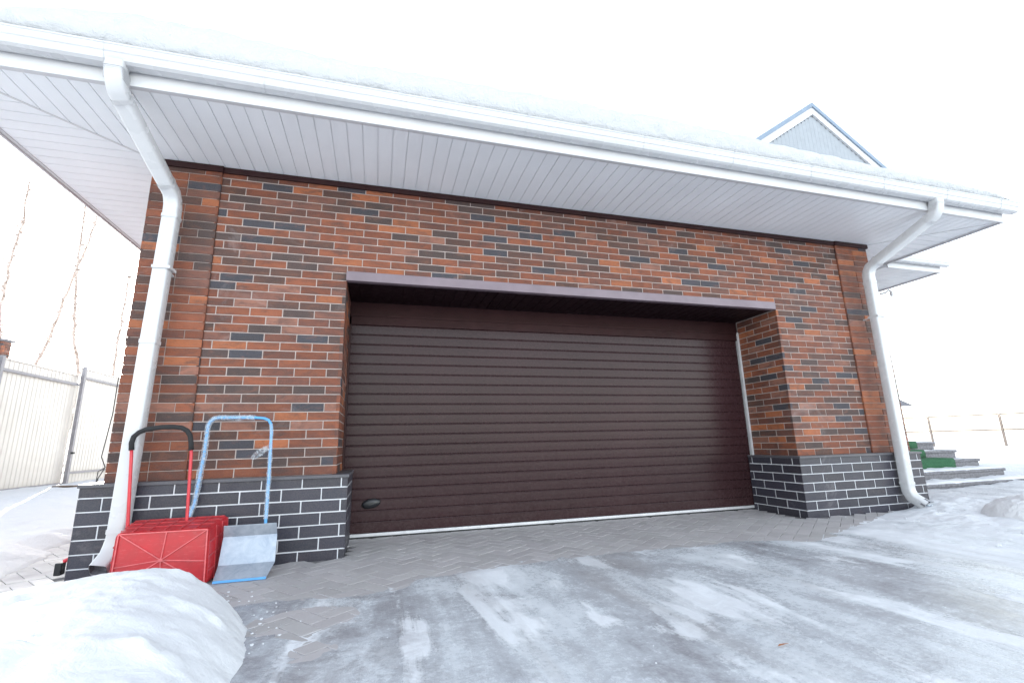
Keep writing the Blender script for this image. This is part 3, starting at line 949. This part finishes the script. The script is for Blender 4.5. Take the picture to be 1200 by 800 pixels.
# broken crumbs of snow and ice round the heap and on the driveway
random.seed(91)
mb = MB()
def crumb(x, y, z, r):
    k = 6; b = []; ph = rnd()*6
    for t, q in ((-.5, .75), (.1, 1.0), (.7, .6)):
        for i in range(k):
            a = ph + 2*math.pi*i/k; rr = r*q*(.7+.6*rnd())
            b.append((x + rr*math.cos(a), y + rr*math.sin(a), z + r*t*.6*(.8+.3*rnd())))
    mb.add(b, [(q*k+i, q*k+(i+1) % k, (q+1)*k+(i+1) % k, (q+1)*k+i) for q in range(2) for i in range(k)] + [tuple(2*k+i for i in range(k))])
for i in range(230):
    a = rnd()*2*math.pi; R_ = 1.0 + abs(random.gauss(0, .16))
    dx, dy = math.cos(a)*R_, math.sin(a)*R_
    x = -.80 + dx*(1.35 if dx < 0 else .56); y = -1.50 + dy*(1.15 if dy < 0 else .62)
    if y > -PP-.05: continue
    r = .0018 + .007*rnd()**4
    crumb(x, y, max(0, ice_h(x, y)) + r*.3, r)
for i in range(200):
    x = -.3 + 6*rnd(); y = -.9 - 2.4*rnd()
    r = .001 + .004*rnd()**5
    crumb(x, y, max(0, ice_h(x, y)) + r*.2, r)
for i in range(110):
    x = 4.6 + 2.2*rnd(); y = -2.2 + 2.0*rnd()
    r = .003 + .014*rnd()**5
    crumb(x, y, max(0, ice_h(x, y)) + r*.2, r)
o = mb.build('snow_crumbs', M['snow'], None); tag(o, 'loose crumbs of snow and ice scattered round the heap', 'snow', kind='stuff')

# ================================================================== HOUSE behind right
house = empty('house', (9.5, 4, 0), 'tall brick house with a grey gable standing behind the garage', 'house')
HX = 7.855
random.seed(77)
mb = MB(); mb.box(XE+.03, HX-J, 1.0+J, 3.55, -.2, ZS+.2); mb.box(HX-J-.01, 11.3, 3.5, 9.5, -.2, 6.9)
hw_o = mb.build('wall', M['mortar'], house)
mb = MB()
brick_face(mb, (XE+.03, 1.0+DEP, 0), (1, 0, 0), (0, -1, 0), run_cuts(XE, HX-XE), .0, int(ZS/CH), CH, HX-XE-.03, depth=DEP)
brick_face(mb, (HX-DEP, 1.0, 0), (0, 1, 0), (1, 0, 0), run_cuts(0, 2.5), .0, int(ZS/CH), CH, 2.49, depth=DEP)
mb.build('brick_facing', M['brick'], hw_o)
# wing eave
mb = MB()
wy0, wx1 = .50, 8.46
x = 7.385
y = wy0
while y < 3.5:
    mb.box(HX-.02 if y < 1.0 else HX+.002, wx1, y+.003, y+.112, ZS, ZS+.012); y += .115
while x < HX-.02:
    mb.box(x+.003, min(x+.112, HX-.023), wy0, .998, ZS, ZS+.012); x += .115
mb.box(7.385, wx1, wy0, .998, ZS+.0125, ZS+.02); mb.box(HX+.002, wx1, .999, 3.49, ZS+.0125, ZS+.02)
mb.build('soffit', M['soffit'], house)
mb = MB(); mb.box(7.385, wx1+.02, wy0-.02, wy0-.002, ZS-.018, ZS+.15); mb.box(wx1, wx1+.02, wy0-.001, 3.5, ZS-.018, ZS+.15)
mb.build('fascia', M['white_pvc'], house)
mb = MB(); S = gsec(); k = len(S); f = .8
for x0, x1 in ((7.39, wx1+.10),):
    a = [(x0, wy0-.021-p*f, gz-.01+h*f) for p, h in S]; b = [(x1, wy0-.021-p*f, gz-.01+h*f) for p, h in S]
    mb.add(a+b, [(i, (i+1) % k, k+(i+1) % k, k+i) for i in range(k)]); mb.add([b[i] for i in range(13)], [tuple(range(13))])
mb.build('gutter', M['gutter'], house)
mb = MB()
mb.add([(7.385, wy0-.05, ZS+.16), (wx1+.05, wy0-.05, ZS+.16), (wx1+.05, 3.5, ZS+.16), (7.6, 3.5, ZS+.75), (7.385, 3.5, ZS+.75), (7.385, 1.6, ZS+.60), (7.7, 1.9, ZS+.60)],
       [(0, 1, 6, 5), (1, 2, 3, 6), (5, 6, 3, 4)])
mb.build('roof', M['slate'], house)
# gable block
AX, AZ, GY = 9.85, 8.47, 3.0
zlow = 6.95; s35 = .698
dxg = (AZ-zlow)/s35
mb = MB()
mb.quad((AX-dxg+.05, GY+.06, zlow), (AX+dxg-.05, GY+.06, zlow), (AX, GY+.06, AZ-.05))
mb.box(AX-dxg+.3, AX+dxg-.45, GY+.07, 3.6, 6.6, zlow)
o = mb.build('gable_wall', M['siding'], house)
mb = MB(); zz = zlow
xx = AX-dxg
c60 = 0
# vertical-ish siding boards seen as fine lines
while xx < AX+dxg:
    top = AZ - .30 - abs(xx+.06-AX)*s35
    if top > zlow: mb.box(xx+.0015, xx+.1135, GY+.045, GY+.06, zlow-.3, top)
    xx += .115
mb.build('siding_board', M['siding'], o)
def rake(mb, off0, off1, y0_, y1_, ext=.0):
    for s in (-1, 1):
        a = Vector((AX, 0, AZ)); d = Vector((s, 0, -s35)); n = Vector((s*s35, 0, 1)).normalized()
        L = dxg+.45
        ap0 = Vector((AX, y0_, AZ - off0*math.hypot(1, s35))); ap1 = Vector((AX, y0_, AZ - off1*math.hypot(1, s35)))
        e0 = ap0 + d*L; e1 = ap1 + d*L
        w = Vector((0, y1_-y0_, 0))
        vs = [ap0, e0, e1, ap1] + [p+w for p in (ap0, e0, e1, ap1)]
        mb.add(vs, [(0,1,2,3), (7,6,5,4), (0,4,5,1), (3,2,6,7), (1,5,6,2)])
mb = MB(); rake(mb, .09, .24, GY+.0, GY+.05); mb.build('bargeboard', M['white_pvc'], house)
mb = MB(); rake(mb, .0, .088, GY-.03, 6.0)
mb.build('roof', M['slate'], house)
# bracket lamp on the house corner
mb = MB(); mb.tube([(HX+.0, .985, 2.98), (HX+.05, .93, 2.99), (HX+.10, .91, 3.03), (HX+.13, .90, 3.0)], .015, 8)
mb.tube([(HX+.13, .90, 3.01), (HX+.13, .90, 2.93)], .022, 8)
o = mb.build('wall_lamp', M['white_pvc'], house)

# steps up to the porch
stairs = empty('stairs', (8.8, .7, 0), 'grey stone entrance steps dusted with snow right of the garage', 'stairs')
for k, (y, z) in enumerate(((.70, .13), (1.0, .265), (1.3, .40), (1.6, .535), (1.9, .67))):
    mb = MB(); x1 = 9.76 if k else 9.9
    xs0 = HX+.004 if k else 7.2; ye = (y+.30 if k < 4 else 3.48) if k else .99
    mb.box(xs0, x1, y, ye, -.1, z-.04)
    mb.box(xs0, x1+.02, y-.02, ye, z-.04, z)
    mb.build('step', M['stone'], stairs, bevel=.006)
mb = MB()
nn = 50
for k, (y, z, y2) in enumerate(((.70, .13, .98), (1.0, .265, 1.28), (1.3, .40, 1.58), (1.6, .535, 1.88), (1.9, .67, 2.6))):
    x0, x1 = (HX+.02 if k else 7.3), (9.76 if k else 9.9)
    vs = []
    for i in range(nn+1):
        x = x0 + (x1-x0)*i/nn
        hh = .004 + .026*fbm(x*4, y, 2) + .010*fbm(x*13, y, 5) + (.012 if k < 2 else 0)
        fr = y-.012 + .07*fbm(x*5, y, 7) + (.03 if k > 1 else 0)
        fr = max(fr, y-.021); vs += [(x, fr, z-.006), (x, fr+.02, z+hh*.8), (x, (y+y2)/2, z+hh*1.2), (x, y2, z+hh*1.6)]
    mb.add(vs, [(i*4+j, (i+1)*4+j, (i+1)*4+j+1, i*4+j+1) for i in range(nn) for j in range(3)])
o = mb.build('step_snow', M['snow'], None, smooth=True); tag(o, 'thin snow lying on the treads of the stone steps', 'snow', kind='stuff')
# green turf mat
mb = MB()
def mat(x0, x1, pts):
    vs = []
    for i in range(9):
        x = x0 + (x1-x0)*i/8
        for (y, z) in pts: vs.append((x + .02*fbm(y*5, z*5, 3), y-.01*fbm(x*5, z*9, 2), z + .008*fbm(x*7, y*7, 1)))
    m = len(pts); mb.add(vs, [(i*m+j, (i+1)*m+j, (i+1)*m+j+1, i*m+j+1) for i in range(8) for j in range(m-1)])
mat(8.20, 9.16, [(1.255, .27), (1.26, .33), (1.262, .39), (1.28, .425), (1.45, .43), (1.565, .43)])
mat(8.20, 9.00, [(1.558, .42), (1.56, .50), (1.572, .555), (1.7, .56), (1.875, .56)])
mat(8.20, 9.30, [(1.86, .57), (1.86, .64), (1.872, .69), (2.1, .70), (2.6, .70)])
o = mb.build('door_mat', M['turf'], None, smooth=True); tag(o, 'green artificial grass runner draped over the stone steps', 'mat')
sd = o.modifiers.new('s', 'SOLIDIFY'); sd.thickness = .018

# ================================================================== left fence
lf = empty('panel_fence', (-6.3, 8, 0), 'white ribbed sheet metal fence with grey posts left of the garage', 'fence')
def corr(y0, y1, z0, z1, x, name='panel'):
    mb = MB(); P = .12; y = y0; pr_ = []
    while y < y1:
        pr_ += [(x, y), (x, y+P*.40), (x-.008, y+P*.52), (x-.008, y+P*.88)]; y += P
    vs = []
    for (a, b) in pr_: vs += [(a, b, z0), (a, b, z1)]
    mb.add(vs, [(2*i, 2*i+2, 2*i+3, 2*i+1) for i in range(len(pr_)-1)])
    o = mb.build(name, M['fence'], lf); s = o.modifiers.new('s', 'SOLIDIFY'); s.thickness = .002
    return o
for (a, b, zt2) in ((3.8, 6.3, 2.57), (6.3, 8.74, 2.57), (8.82, 11.3, 2.76), (11.3, 13.8, 2.76), (13.8, 16.3, 2.76)):
    corr(a, b, .12, zt2, -6.36)
    for z in (zt2-.20, .42 if a > 8.8 else .20):
        mb = MB(); mb.box(-6.335, -6.30, a, b, z-.025, z+.025); mb.build('rail', M['fencepost'], lf)
    mb = MB(); mb.box(-6.40, -6.34, a, b, zt2, zt2+.02); mb.build('top_cap', M['fence'], lf)
    mb = MB(); mb.box(-6.37, -6.33, a, b, -.2, .12); mb.build('kickboard', M['stone'] if 0 else M['fence'], lf)
for y, zt2 in ((3.8, 2.6), (6.3, 2.6), (8.78, 2.80), (11.3, 2.8), (13.8, 2.8)):
    mb = MB(); mb.box(-6.30, -6.24, y-.035, y+.035, -.3, zt2); mb.build('post', M['fencepost'], lf)
mb = MB(); mb.box(-6.25, -6.20, 8.74, 8.80, .83, .87); mb.build('latch', M['rubber'], lf)
# board lying on the snow by the post
mb = MB()
mb.obox((-5.75, 7.35, .20), (.60, -.50, .02), (.05, .07, 0), (0, 0, .03))
o = mb.build('plank', M['wood'], None, bevel=.004); tag(o, 'dark wooden plank lying on the snow at the foot of the fence post', 'plank')

# brick post beyond the fence
random.seed(4)
bp = empty('brick_post', (-12.6, 16, 0), 'red brick gate post rising beyond the fence at the left edge', 'post')
mb = MB(); mb.box(-12.9, -12.46, 16.02, 16.4, -.2, 4.76); mb.build('shaft', M['mortar'], bp)
mb = MB(); brick_face(mb, (-12.9, 16.03, 0), (1, 0, 0), (0, -1, 0), run_cuts(0, .45), 0, 66, .072, .45, depth=.03)
brick_face(mb, (-12.48, 16.0, 0), (0, 1, 0), (1, 0, 0), run_cuts(0, .4), 0, 66, .072, .4, depth=.03)
mb.build('brick_facing', M['brick'], bp)
mb = MB(); mb.box(-12.95, -12.38, 15.95, 16.45, 4.77, 4.85); mb.build('cap', M['stone'], bp, bevel=.01)

# bare trees
def bark():
    m, nt, b = new_mat('glare_paled_bark'); v = coord(nt, (1, 1, 2))
    n = noise_n(nt, v, 5, 5, .8)
    nt.links.new(ramp(nt, n, [(.42, (.24, .18, .15)), (.56, (.50, .42, .38))]), b.inputs['Base Color'])  # bark tones paled to carry the glare that washes out the trees
    b.inputs['Roughness'].default_value = .8; return m
M['bark'] = bark()
def tree(pts, label, base, seed, r0=.085, r1=.035):
    random.seed(seed)
    root = empty('bare_tree', base, label, 'tree', 'thin bare trees beyond the left fence')
    P = [Vector(base)] + [Vector(p) for p in pts]
    path = []
    for a, b in zip(P, P[1:]):
        k = max(2, int((b-a).length/.35))
        for i in range(k):
            path.append(a.lerp(b, i/k) + Vector(((rnd()-.5)*.05, (rnd()-.5)*.1, 0)))
    path.append(P[-1])
    mb = MB(); mb.taper(path, r0, r1, 6); mb.build('trunk', M['bark'], root, smooth=True)
    mb = MB()
    for i, p in enumerate(path):
        t = i/len(path)
        for q in range(5):
            a = rnd()*6.28; L = .10 + .14*rnd()
            if rnd() < .06: L = .6 + .9*rnd()
            c = p.lerp(path[min(i+1, len(path)-1)], rnd())
            e = c + Vector((math.cos(a)*L*.8, math.sin(a)*L*.6, L*(.3+.6*rnd())))
            m_ = c.lerp(e, .5) + Vector((0, 0, .02))
            mb.taper([c, m_, e], .012, .004, 4)
            if rnd() < .8:
                # withered leaf cluster close to the trunk
                s = .025 + .035*rnd(); d = Vector((rnd()-.5, rnd()-.5, rnd()-.5))*.3*s
                mb.add([m_+Vector((-s, 0, -s))+d, m_+Vector((s, .01, -s*.6)), m_+Vector((s*.7, 0, s))-d, m_+Vector((-s*.8, .02, s*.8))], [(0, 1, 2, 3)])
    mb.build('branches', M['bark'], root)
    return root
tree([(-13.6, 18, 3.8), (-14.0, 18, 6.2), (-14.04, 18, 7.36), (-14.05, 18, 8.87), (-13.92, 18, 10.1), (-14.0, 18, 11.84)], 'slender bare tree, leftmost of those beyond the fence', (-13.5, 18, 0), 1)
tree([(-11.164, 18, 3.95), (-11.53, 18, 5.49), (-11.75, 18, 6.98), (-11.87, 18, 8.63), (-11.97, 18, 10.93), (-12.1, 18, 12.4)], 'bare tree with upright trunk forming the right leg of the crossing pair', (-10.9, 18, 0), 2)
tree([(-12.66, 18.2, 4.32), (-12.3, 18.2, 6.2), (-11.93, 18.2, 8.5), (-11.70, 18.2, 9.9), (-11.55, 18.2, 11.5)], 'bare tree leaning right across its neighbour beyond the fence', (-13.3, 18.2, 0), 3)
tree([(-10.04, 18, 3.97), (-10.03, 18, 5.5), (-10.03, 18, 7.2), (-10.0, 18, 8.0)], 'short bare tree nearest the garage corner beyond the fence', (-10.05, 18, 0), 4)

# ================================================================== right post-and-rail fence
rf = empty('rail_fence', (29, 14, 0), 'rusty two-rail field fence far right beyond the steps', 'fence')
pts = [(28.7-1.1*k*.98, 14+2.5*k*.98) for k in range(3, -8, -1)]
for (x, y) in pts:
    mb = MB(); mb.box(x-.04, x+.04, y-.04, y+.04, -.3, 1.68); mb.build('post', M['rust'], rf)
for z in (.90, 1.65):
    for (a, b), (c, d) in zip(pts, pts[1:]):
        mb = MB(); mb.tube([(a, b, z), (c, d, z)], .034, 6); mb.build('rail', M['rust'], rf)

# distant pavilion roof
pav = empty('garden_pavilion', (21.8, 12, 0), 'small garden pavilion with a dark snowy roof just showing past the wall', 'pavilion')
mb = MB(); A = [(20.3, 11, 2.03), (23.3, 11, 2.03), (23.3, 13, 2.03), (20.3, 13, 2.03), (21.8, 12, 3.15)]
mb.add(A, [(0, 1, 4), (1, 2, 4), (2, 3, 4), (3, 0, 4), (3, 2, 1, 0)]); mb.build('roof', M['stone'], pav)
for x, y in ((20.6, 11.2), (22.5, 11.2), (20.6, 12.8), (22.5, 12.8)):
    mb = MB(); mb.box(x-.05, x+.05, y-.05, y+.05, -.2, 2.03); mb.build('post', M['rust'], pav)

# ================================================================== things by the left wall
mb = MB(); mb.tube([(-1.69, .28, 2.1), (-1.70, .26, 1.5), (-1.696, .25, 1.12), (-1.724, .25, .80), (-1.69, .25, .72), (-1.72, .24, .64), (-1.73, .22, .40)], .004, 6)
mb.tube([(-1.69, .25, .72), (-1.745, .28, .69), (-1.75, .28, .5)], .0035, 6)
o = mb.build('cable', M['wire'], None, smooth=True); tag(o, 'thin dark cable hanging down the left corner of the garage', 'cable')
dr = empty('drain_pipe_stub', (-1.70, -.05, .06), 'short black plastic pipe end low on the left plinth corner', 'pipe')
mb = MB(); mb.box(-1.735, -1.695, -.085, -.03, .035, .115); mb.build('outlet_box', M['handle'], dr, bevel=.006)
mb = MB(); mb.tube([(-1.70, -.055, .12), (-1.665, -.055, .135)], .013, 8); mb.build('nozzle', M['redpaint'], dr)

# red scoop: a deep ribbed plastic box with a U handle, box bottom facing the yard
scoop = empty('snow_scoop', (-.97, -.35, 0), 'red plastic box scoop with black-gripped U handle leaning against the plinth', 'snow scoop')
# front (bottom panel) and back (rim) rectangles
F = [Vector((-1.225, -.545, .005)), Vector((-.690, -.560, .0)), Vector((-.715, -.515, .338)), Vector((-1.235, -.500, .338))]   # bl br tr tl
Bk = [Vector((-1.275, -.22, .02)), Vector((-.672, -.23, .015)), Vector((-.696, -.215, .372)), Vector((-1.275, -.205, .370))]
def lerp(a, b, t): return a.lerp(b, t)
def roundq(q, r, k=4):
    out = []
    for i in range(4):
        p = q[i]; a = (q[i-1]-p).normalized(); b = (q[(i+1) % 4]-p).normalized()
        for t in range(k+1):
            s = t/k; out.append(p + a*r*(1-s)**2 + b*r*s**2)
    return out
mb = MB()
A_ = roundq(F, .035); B_ = roundq(Bk, .03); k = len(A_)
nf = (F[1]-F[0]).cross(F[3]-F[0]).normalized()
if nf.y > 0: nf = -nf
Ain = roundq([p - nf*.006 + (sum(F, Vector())/4 - p)*.035 for p in F], .03)
mb.add(A_+B_+Ain, [(i, k+i, k+(i+1) % k, (i+1) % k) for i in range(k)] + [(i, (i+1) % k, 2*k+(i+1) % k, 2*k+i) for i in range(k)] + [tuple(2*k+i for i in range(k))])
body = mb.build('bucket', M['redplastic'], scoop)
s = body.modifiers.new('s', 'SOLIDIFY'); s.thickness = .004; s.offset = -1
b2 = body.modifiers.new('b', 'BEVEL'); b2.width = .003; b2.segments = 2; b2.limit_method = 'ANGLE'
# side wall ribs
mb = MB()
def barb(a, b, w, n, h=.008):
    a, b, n = Vector(a), Vector(b), Vector(n).normalized(); d = (b-a).normalized(); s = d.cross(n).normalized()*w/2
    mb.obox(a - s - n*.001, b-a, s*2, n*h)
cen = (sum(F, Vector()) + sum(Bk, Vector()))/8
faces = [(F[3], F[2], Bk[2], Bk[3]), (F[2], F[1], Bk[1], Bk[2]), (F[1], F[0], Bk[0], Bk[1]), (F[0], F[3], Bk[3], Bk[0])]
for fi, (a, b, c, d) in enumerate(faces):
    n = (b-a).cross(d-a).normalized()
    if n.dot((a+c)/2 - cen) < 0: n = -n
    cnt = 6 if fi in (0, 2) else 4
    for i in range(1, cnt):
        t = i/cnt; barb(lerp(a, b, t), lerp(d, c, t), .009, n, .0055)
    for t in (.34, .66, .975): barb(lerp(lerp(a, d, t), lerp(b, c, t), .03), lerp(lerp(a, d, t), lerp(b, c, t), .97), .009 if t < .9 else .013, n, .005)
mb.build('side_rib', M['redmid'], body)
mb = MB()
C0 = sum(F, Vector())/4 + Vector((.0, 0, -.005))
m0 = lerp(F[0], F[1], .51); m1 = lerp(F[3], F[2], .53); l0 = lerp(F[0], F[3], .40); r0 = lerp(F[1], F[2], .42)
for p in (F[0], F[1], F[2], F[3], m0, m1, l0, r0):
    q = C0 + (p-C0)*.93
    barb(C0 - nf*.006, q - nf*.006, .0055, nf, .009)
mb.sweep([C0-nf*.004, C0+nf*.005], [(.012*math.cos(i*.785), .012*math.sin(i*.785)) for i in range(8)], True)
inner = [p + (C0-p)*.055 for p in F]
for i in range(4): barb(inner[i], inner[(i+1) % 4], .007, nf, .006)
mb.build('bottom_rib', M['redrib'], body)
# U handle
hp = [(-1.262, -.27, .20), (-1.270, -.28, .345), (-1.315, -.262, .80), (-1.325, -.262, .886)]
mb = MB()
hr = [(-.925, -.28, .20), (-.930, -.28, .371), (-.956, -.262, .80), (-.965, -.262, .877)]
mb.tube(hp, .0105, 10); mb.tube(hr, .0105, 10)
han = mb.build('handle', M['redpaint'], scoop, smooth=True)
mb = MB()
arc = [(x*.972+.010, -.262, z-.003) for x, z in ((-1.3675, .845), (-1.374, .893), (-1.366, .937), (-1.338, .965), (-1.295, .986), (-1.20, .999), (-1.13, 1.0), (-1.075, .993), (-1.038, .972), (-1.015, .935), (-1.003, .880), (-.998, .835))]
mb.tube(arc, .0165, 10)
mb.build('grip', M['foam'], han, smooth=True)

# blue pusher with bent steel pan
pus = empty('snow_pusher', (-.55, -.4, 0), 'galvanised snow pusher with blue U handle still in plastic film', 'snow pusher')
mb = MB()
prof = [(-.545, .012), (-.470, .082), (-.462, .090), (-.415, .23), (-.405, .255), (-.420, .322), (-.421, .330), (-.413, .326)]
xl_, xr_ = [], []
vs = []
for i, (y, z) in enumerate(prof):
    xa = -.662; xb = [-.355, -.325, -.324, -.33, -.333, -.338, -.339, -.339][i]
    vs += [(xa, y, z), ((xa+xb)/2, y-.002, z), (xb, y, z)]
mb.add(vs, [(3*i+j, 3*i+j+1, 3*i+j+4, 3*i+j+3) for i in range(len(prof)-1) for j in (0, 1)])
pan = mb.build('pan', M['pan'], pus); s = pan.modifiers.new('s', 'SOLIDIFY'); s.thickness = .003
mb = MB(); mb.obox((-.662, -.551, .004), (.307, 0, 0), (0, .010, .0), (0, .006, .013)); mb.build('edge_strip', M['bluepaint'], pan)
mb = MB()
hb = [(-.975, -.20, .20), (-.958, -.16, .37), (-.942, -.13, .46), (-.915, -.135, .80), (-.912, -.13, 1.005), (-.900, -.13, 1.038), (-.873, -.13, 1.062), (-.84, -.13, 1.068), (-.60, -.13, 1.066),
      (-.535, -.13, 1.060), (-.505, -.13, 1.046), (-.485, -.13, 1.015), (-.478, -.13, .965), (-.455, -.20, .62), (-.432, -.30, .318), (-.425, -.345, .20)]
mb.tube(hb, .0105, 10)
bh = mb.build('handle', M['bluepaint'], pus, smooth=True)
random.seed(8)
def film(path, r, name):
    mb = MB(); P = [Vector(p) for p in path]; out = []
    for a, b in zip(P, P[1:]):
        k = max(1, int((b-a).length/.018))
        for i in range(k): out.append(a.lerp(b, i/k))
    out.append(P[-1]); n = 10; b0 = len(mb.v)
    for i, p in enumerate(out):
        t = (out[min(i+1, len(out)-1)]-out[max(i-1, 0)]).normalized(); sd = t.cross(Vector((0, 1, 0))).normalized(); v2 = sd.cross(t)
        for k in range(n):
            a = 2*math.pi*k/n; rr = r*(1 + .55*fbm(i*.35, k*1.3, r*99))
            mb.v.append(tuple(p + sd*rr*math.cos(a) + v2*rr*math.sin(a))); mb.c.append((1,)*4)
    for i in range(len(out)-1):
        for j in range(n):
            q = (j+1) % n; mb.f.append((b0+i*n+j, b0+i*n+q, b0+(i+1)*n+q, b0+(i+1)*n+j)); mb.m.append(0)
    return mb.build(name, M['film'], bh)
film(hb[:9], .020, 'plastic_film')
film(hb[9:13][2:] + [(-.466, -.165, .80)], .013, 'plastic_film')
film([(-.466, -.165, .80), (-.455, -.20, .62), (-.436, -.29, .34)], .016, 'plastic_film')
# loose crumpled flap
mb = MB(); nn_ = 14
vs = []
for i in range(nn_+1):
    for j in range(7):
        u = i/nn_; w_ = (j/6-.5)*(.035+.05*u*(1-u)*2)
        vs.append((-.468 - .125*u + .012*fbm(i*.6, j*.9, 2), -.17 - .03*math.sin(u*3) + .03*fbm(i*.7, j*.8, 5), .845 - .085*u + w_ + .012*fbm(i*.5, j, 9)))
mb.add(vs, [(i*7+j, (i+1)*7+j, (i+1)*7+j+1, i*7+j+1) for i in range(nn_) for j in range(6)])
mb.build('plastic_film', M['film'], bh)

# withered leaf on the ice
mb = MB(); z = ice_h(1.867, -2.472)+.006
mb.add([(1.845, -2.472, z), (1.858, -2.477, z+.003), (1.885, -2.474, z+.004), (1.902, -2.468, z+.001), (1.88, -2.467, z+.003), (1.857, -2.468, z+.004)], [(0, 1, 5), (1, 2, 4, 5), (2, 3, 4)])
o = mb.build('leaf', simple('dry_leaf', (.35, .14, .06), .7), None); tag(o, 'single dry brown leaf lying on the driveway ice', 'leaf')
s = o.modifiers.new('s', 'SOLIDIFY'); s.thickness = .001

# ================================================================== LIGHT
SUN_EL, SUN_AZ = math.radians(10.5), math.radians(-23)     # azimuth from +Y towards +X
EXPO = 2.55
w = D.worlds.new('World'); scene.world = w; w.use_nodes = True
nt = w.node_tree; bg = nt.nodes['Background']
sky = nt.nodes.new('ShaderNodeTexSky'); sky.sky_type = 'NISHITA'; sky.sun_disc = False
sky.sun_elevation = SUN_EL; sky.sun_rotation = SUN_AZ; sky.air_density = 1.0; sky.dust_density = 0.7; sky.ozone_density = 1.0; sky.altitude = 100
hs = nt.nodes.new('ShaderNodeHueSaturation'); hs.inputs['Saturation'].default_value = .38
nt.links.new(sky.outputs[0], hs.inputs['Color']); nt.links.new(hs.outputs[0], bg.inputs['Color'])
bg.inputs['Strength'].default_value = .15
sd = Vector((math.sin(SUN_AZ)*math.cos(SUN_EL), math.cos(SUN_AZ)*math.cos(SUN_EL), math.sin(SUN_EL)))
sl = D.lights.new('sun', 'SUN'); sl.energy = 3.5; sl.angle = math.radians(.5); sl.color = (1, .95, .88)
so = D.objects.new('sun', sl); COL.objects.link(so); so.rotation_euler = sd.to_track_quat('Z', 'Y').to_euler(); so.location = sd*30
scene.view_settings.view_transform = 'Standard'; scene.view_settings.look = 'None'
scene.view_settings.exposure = EXPO; scene.view_settings.gamma = 1

# ================================================================== CAMERA
cy, sy = math.cos(YAW), math.sin(YAW); cp, sp = math.cos(PITCH), math.sin(PITCH)
f_ = Vector((sy*cp, cy*cp, sp)); r_ = Vector((cy, -sy, 0)); u_ = r_.cross(f_)
c_, s_ = math.cos(ROLL), math.sin(ROLL)
r2 = r_*c_ + u_*s_; u2 = u_*c_ - r_*s_
cam = D.cameras.new('camera'); cam.sensor_fit = 'HORIZONTAL'; cam.sensor_width = 36; cam.lens = FPX/1200*36
cam.clip_start = .05; cam.clip_end = 6000
co = D.objects.new('camera', cam); COL.objects.link(co)
mw = Matrix((r2, u2, -f_)).transposed().to_4x4(); mw.translation = CAM; co.matrix_world = mw
scene.camera = co
scene.render.resolution_x = 1024; scene.render.resolution_y = 682
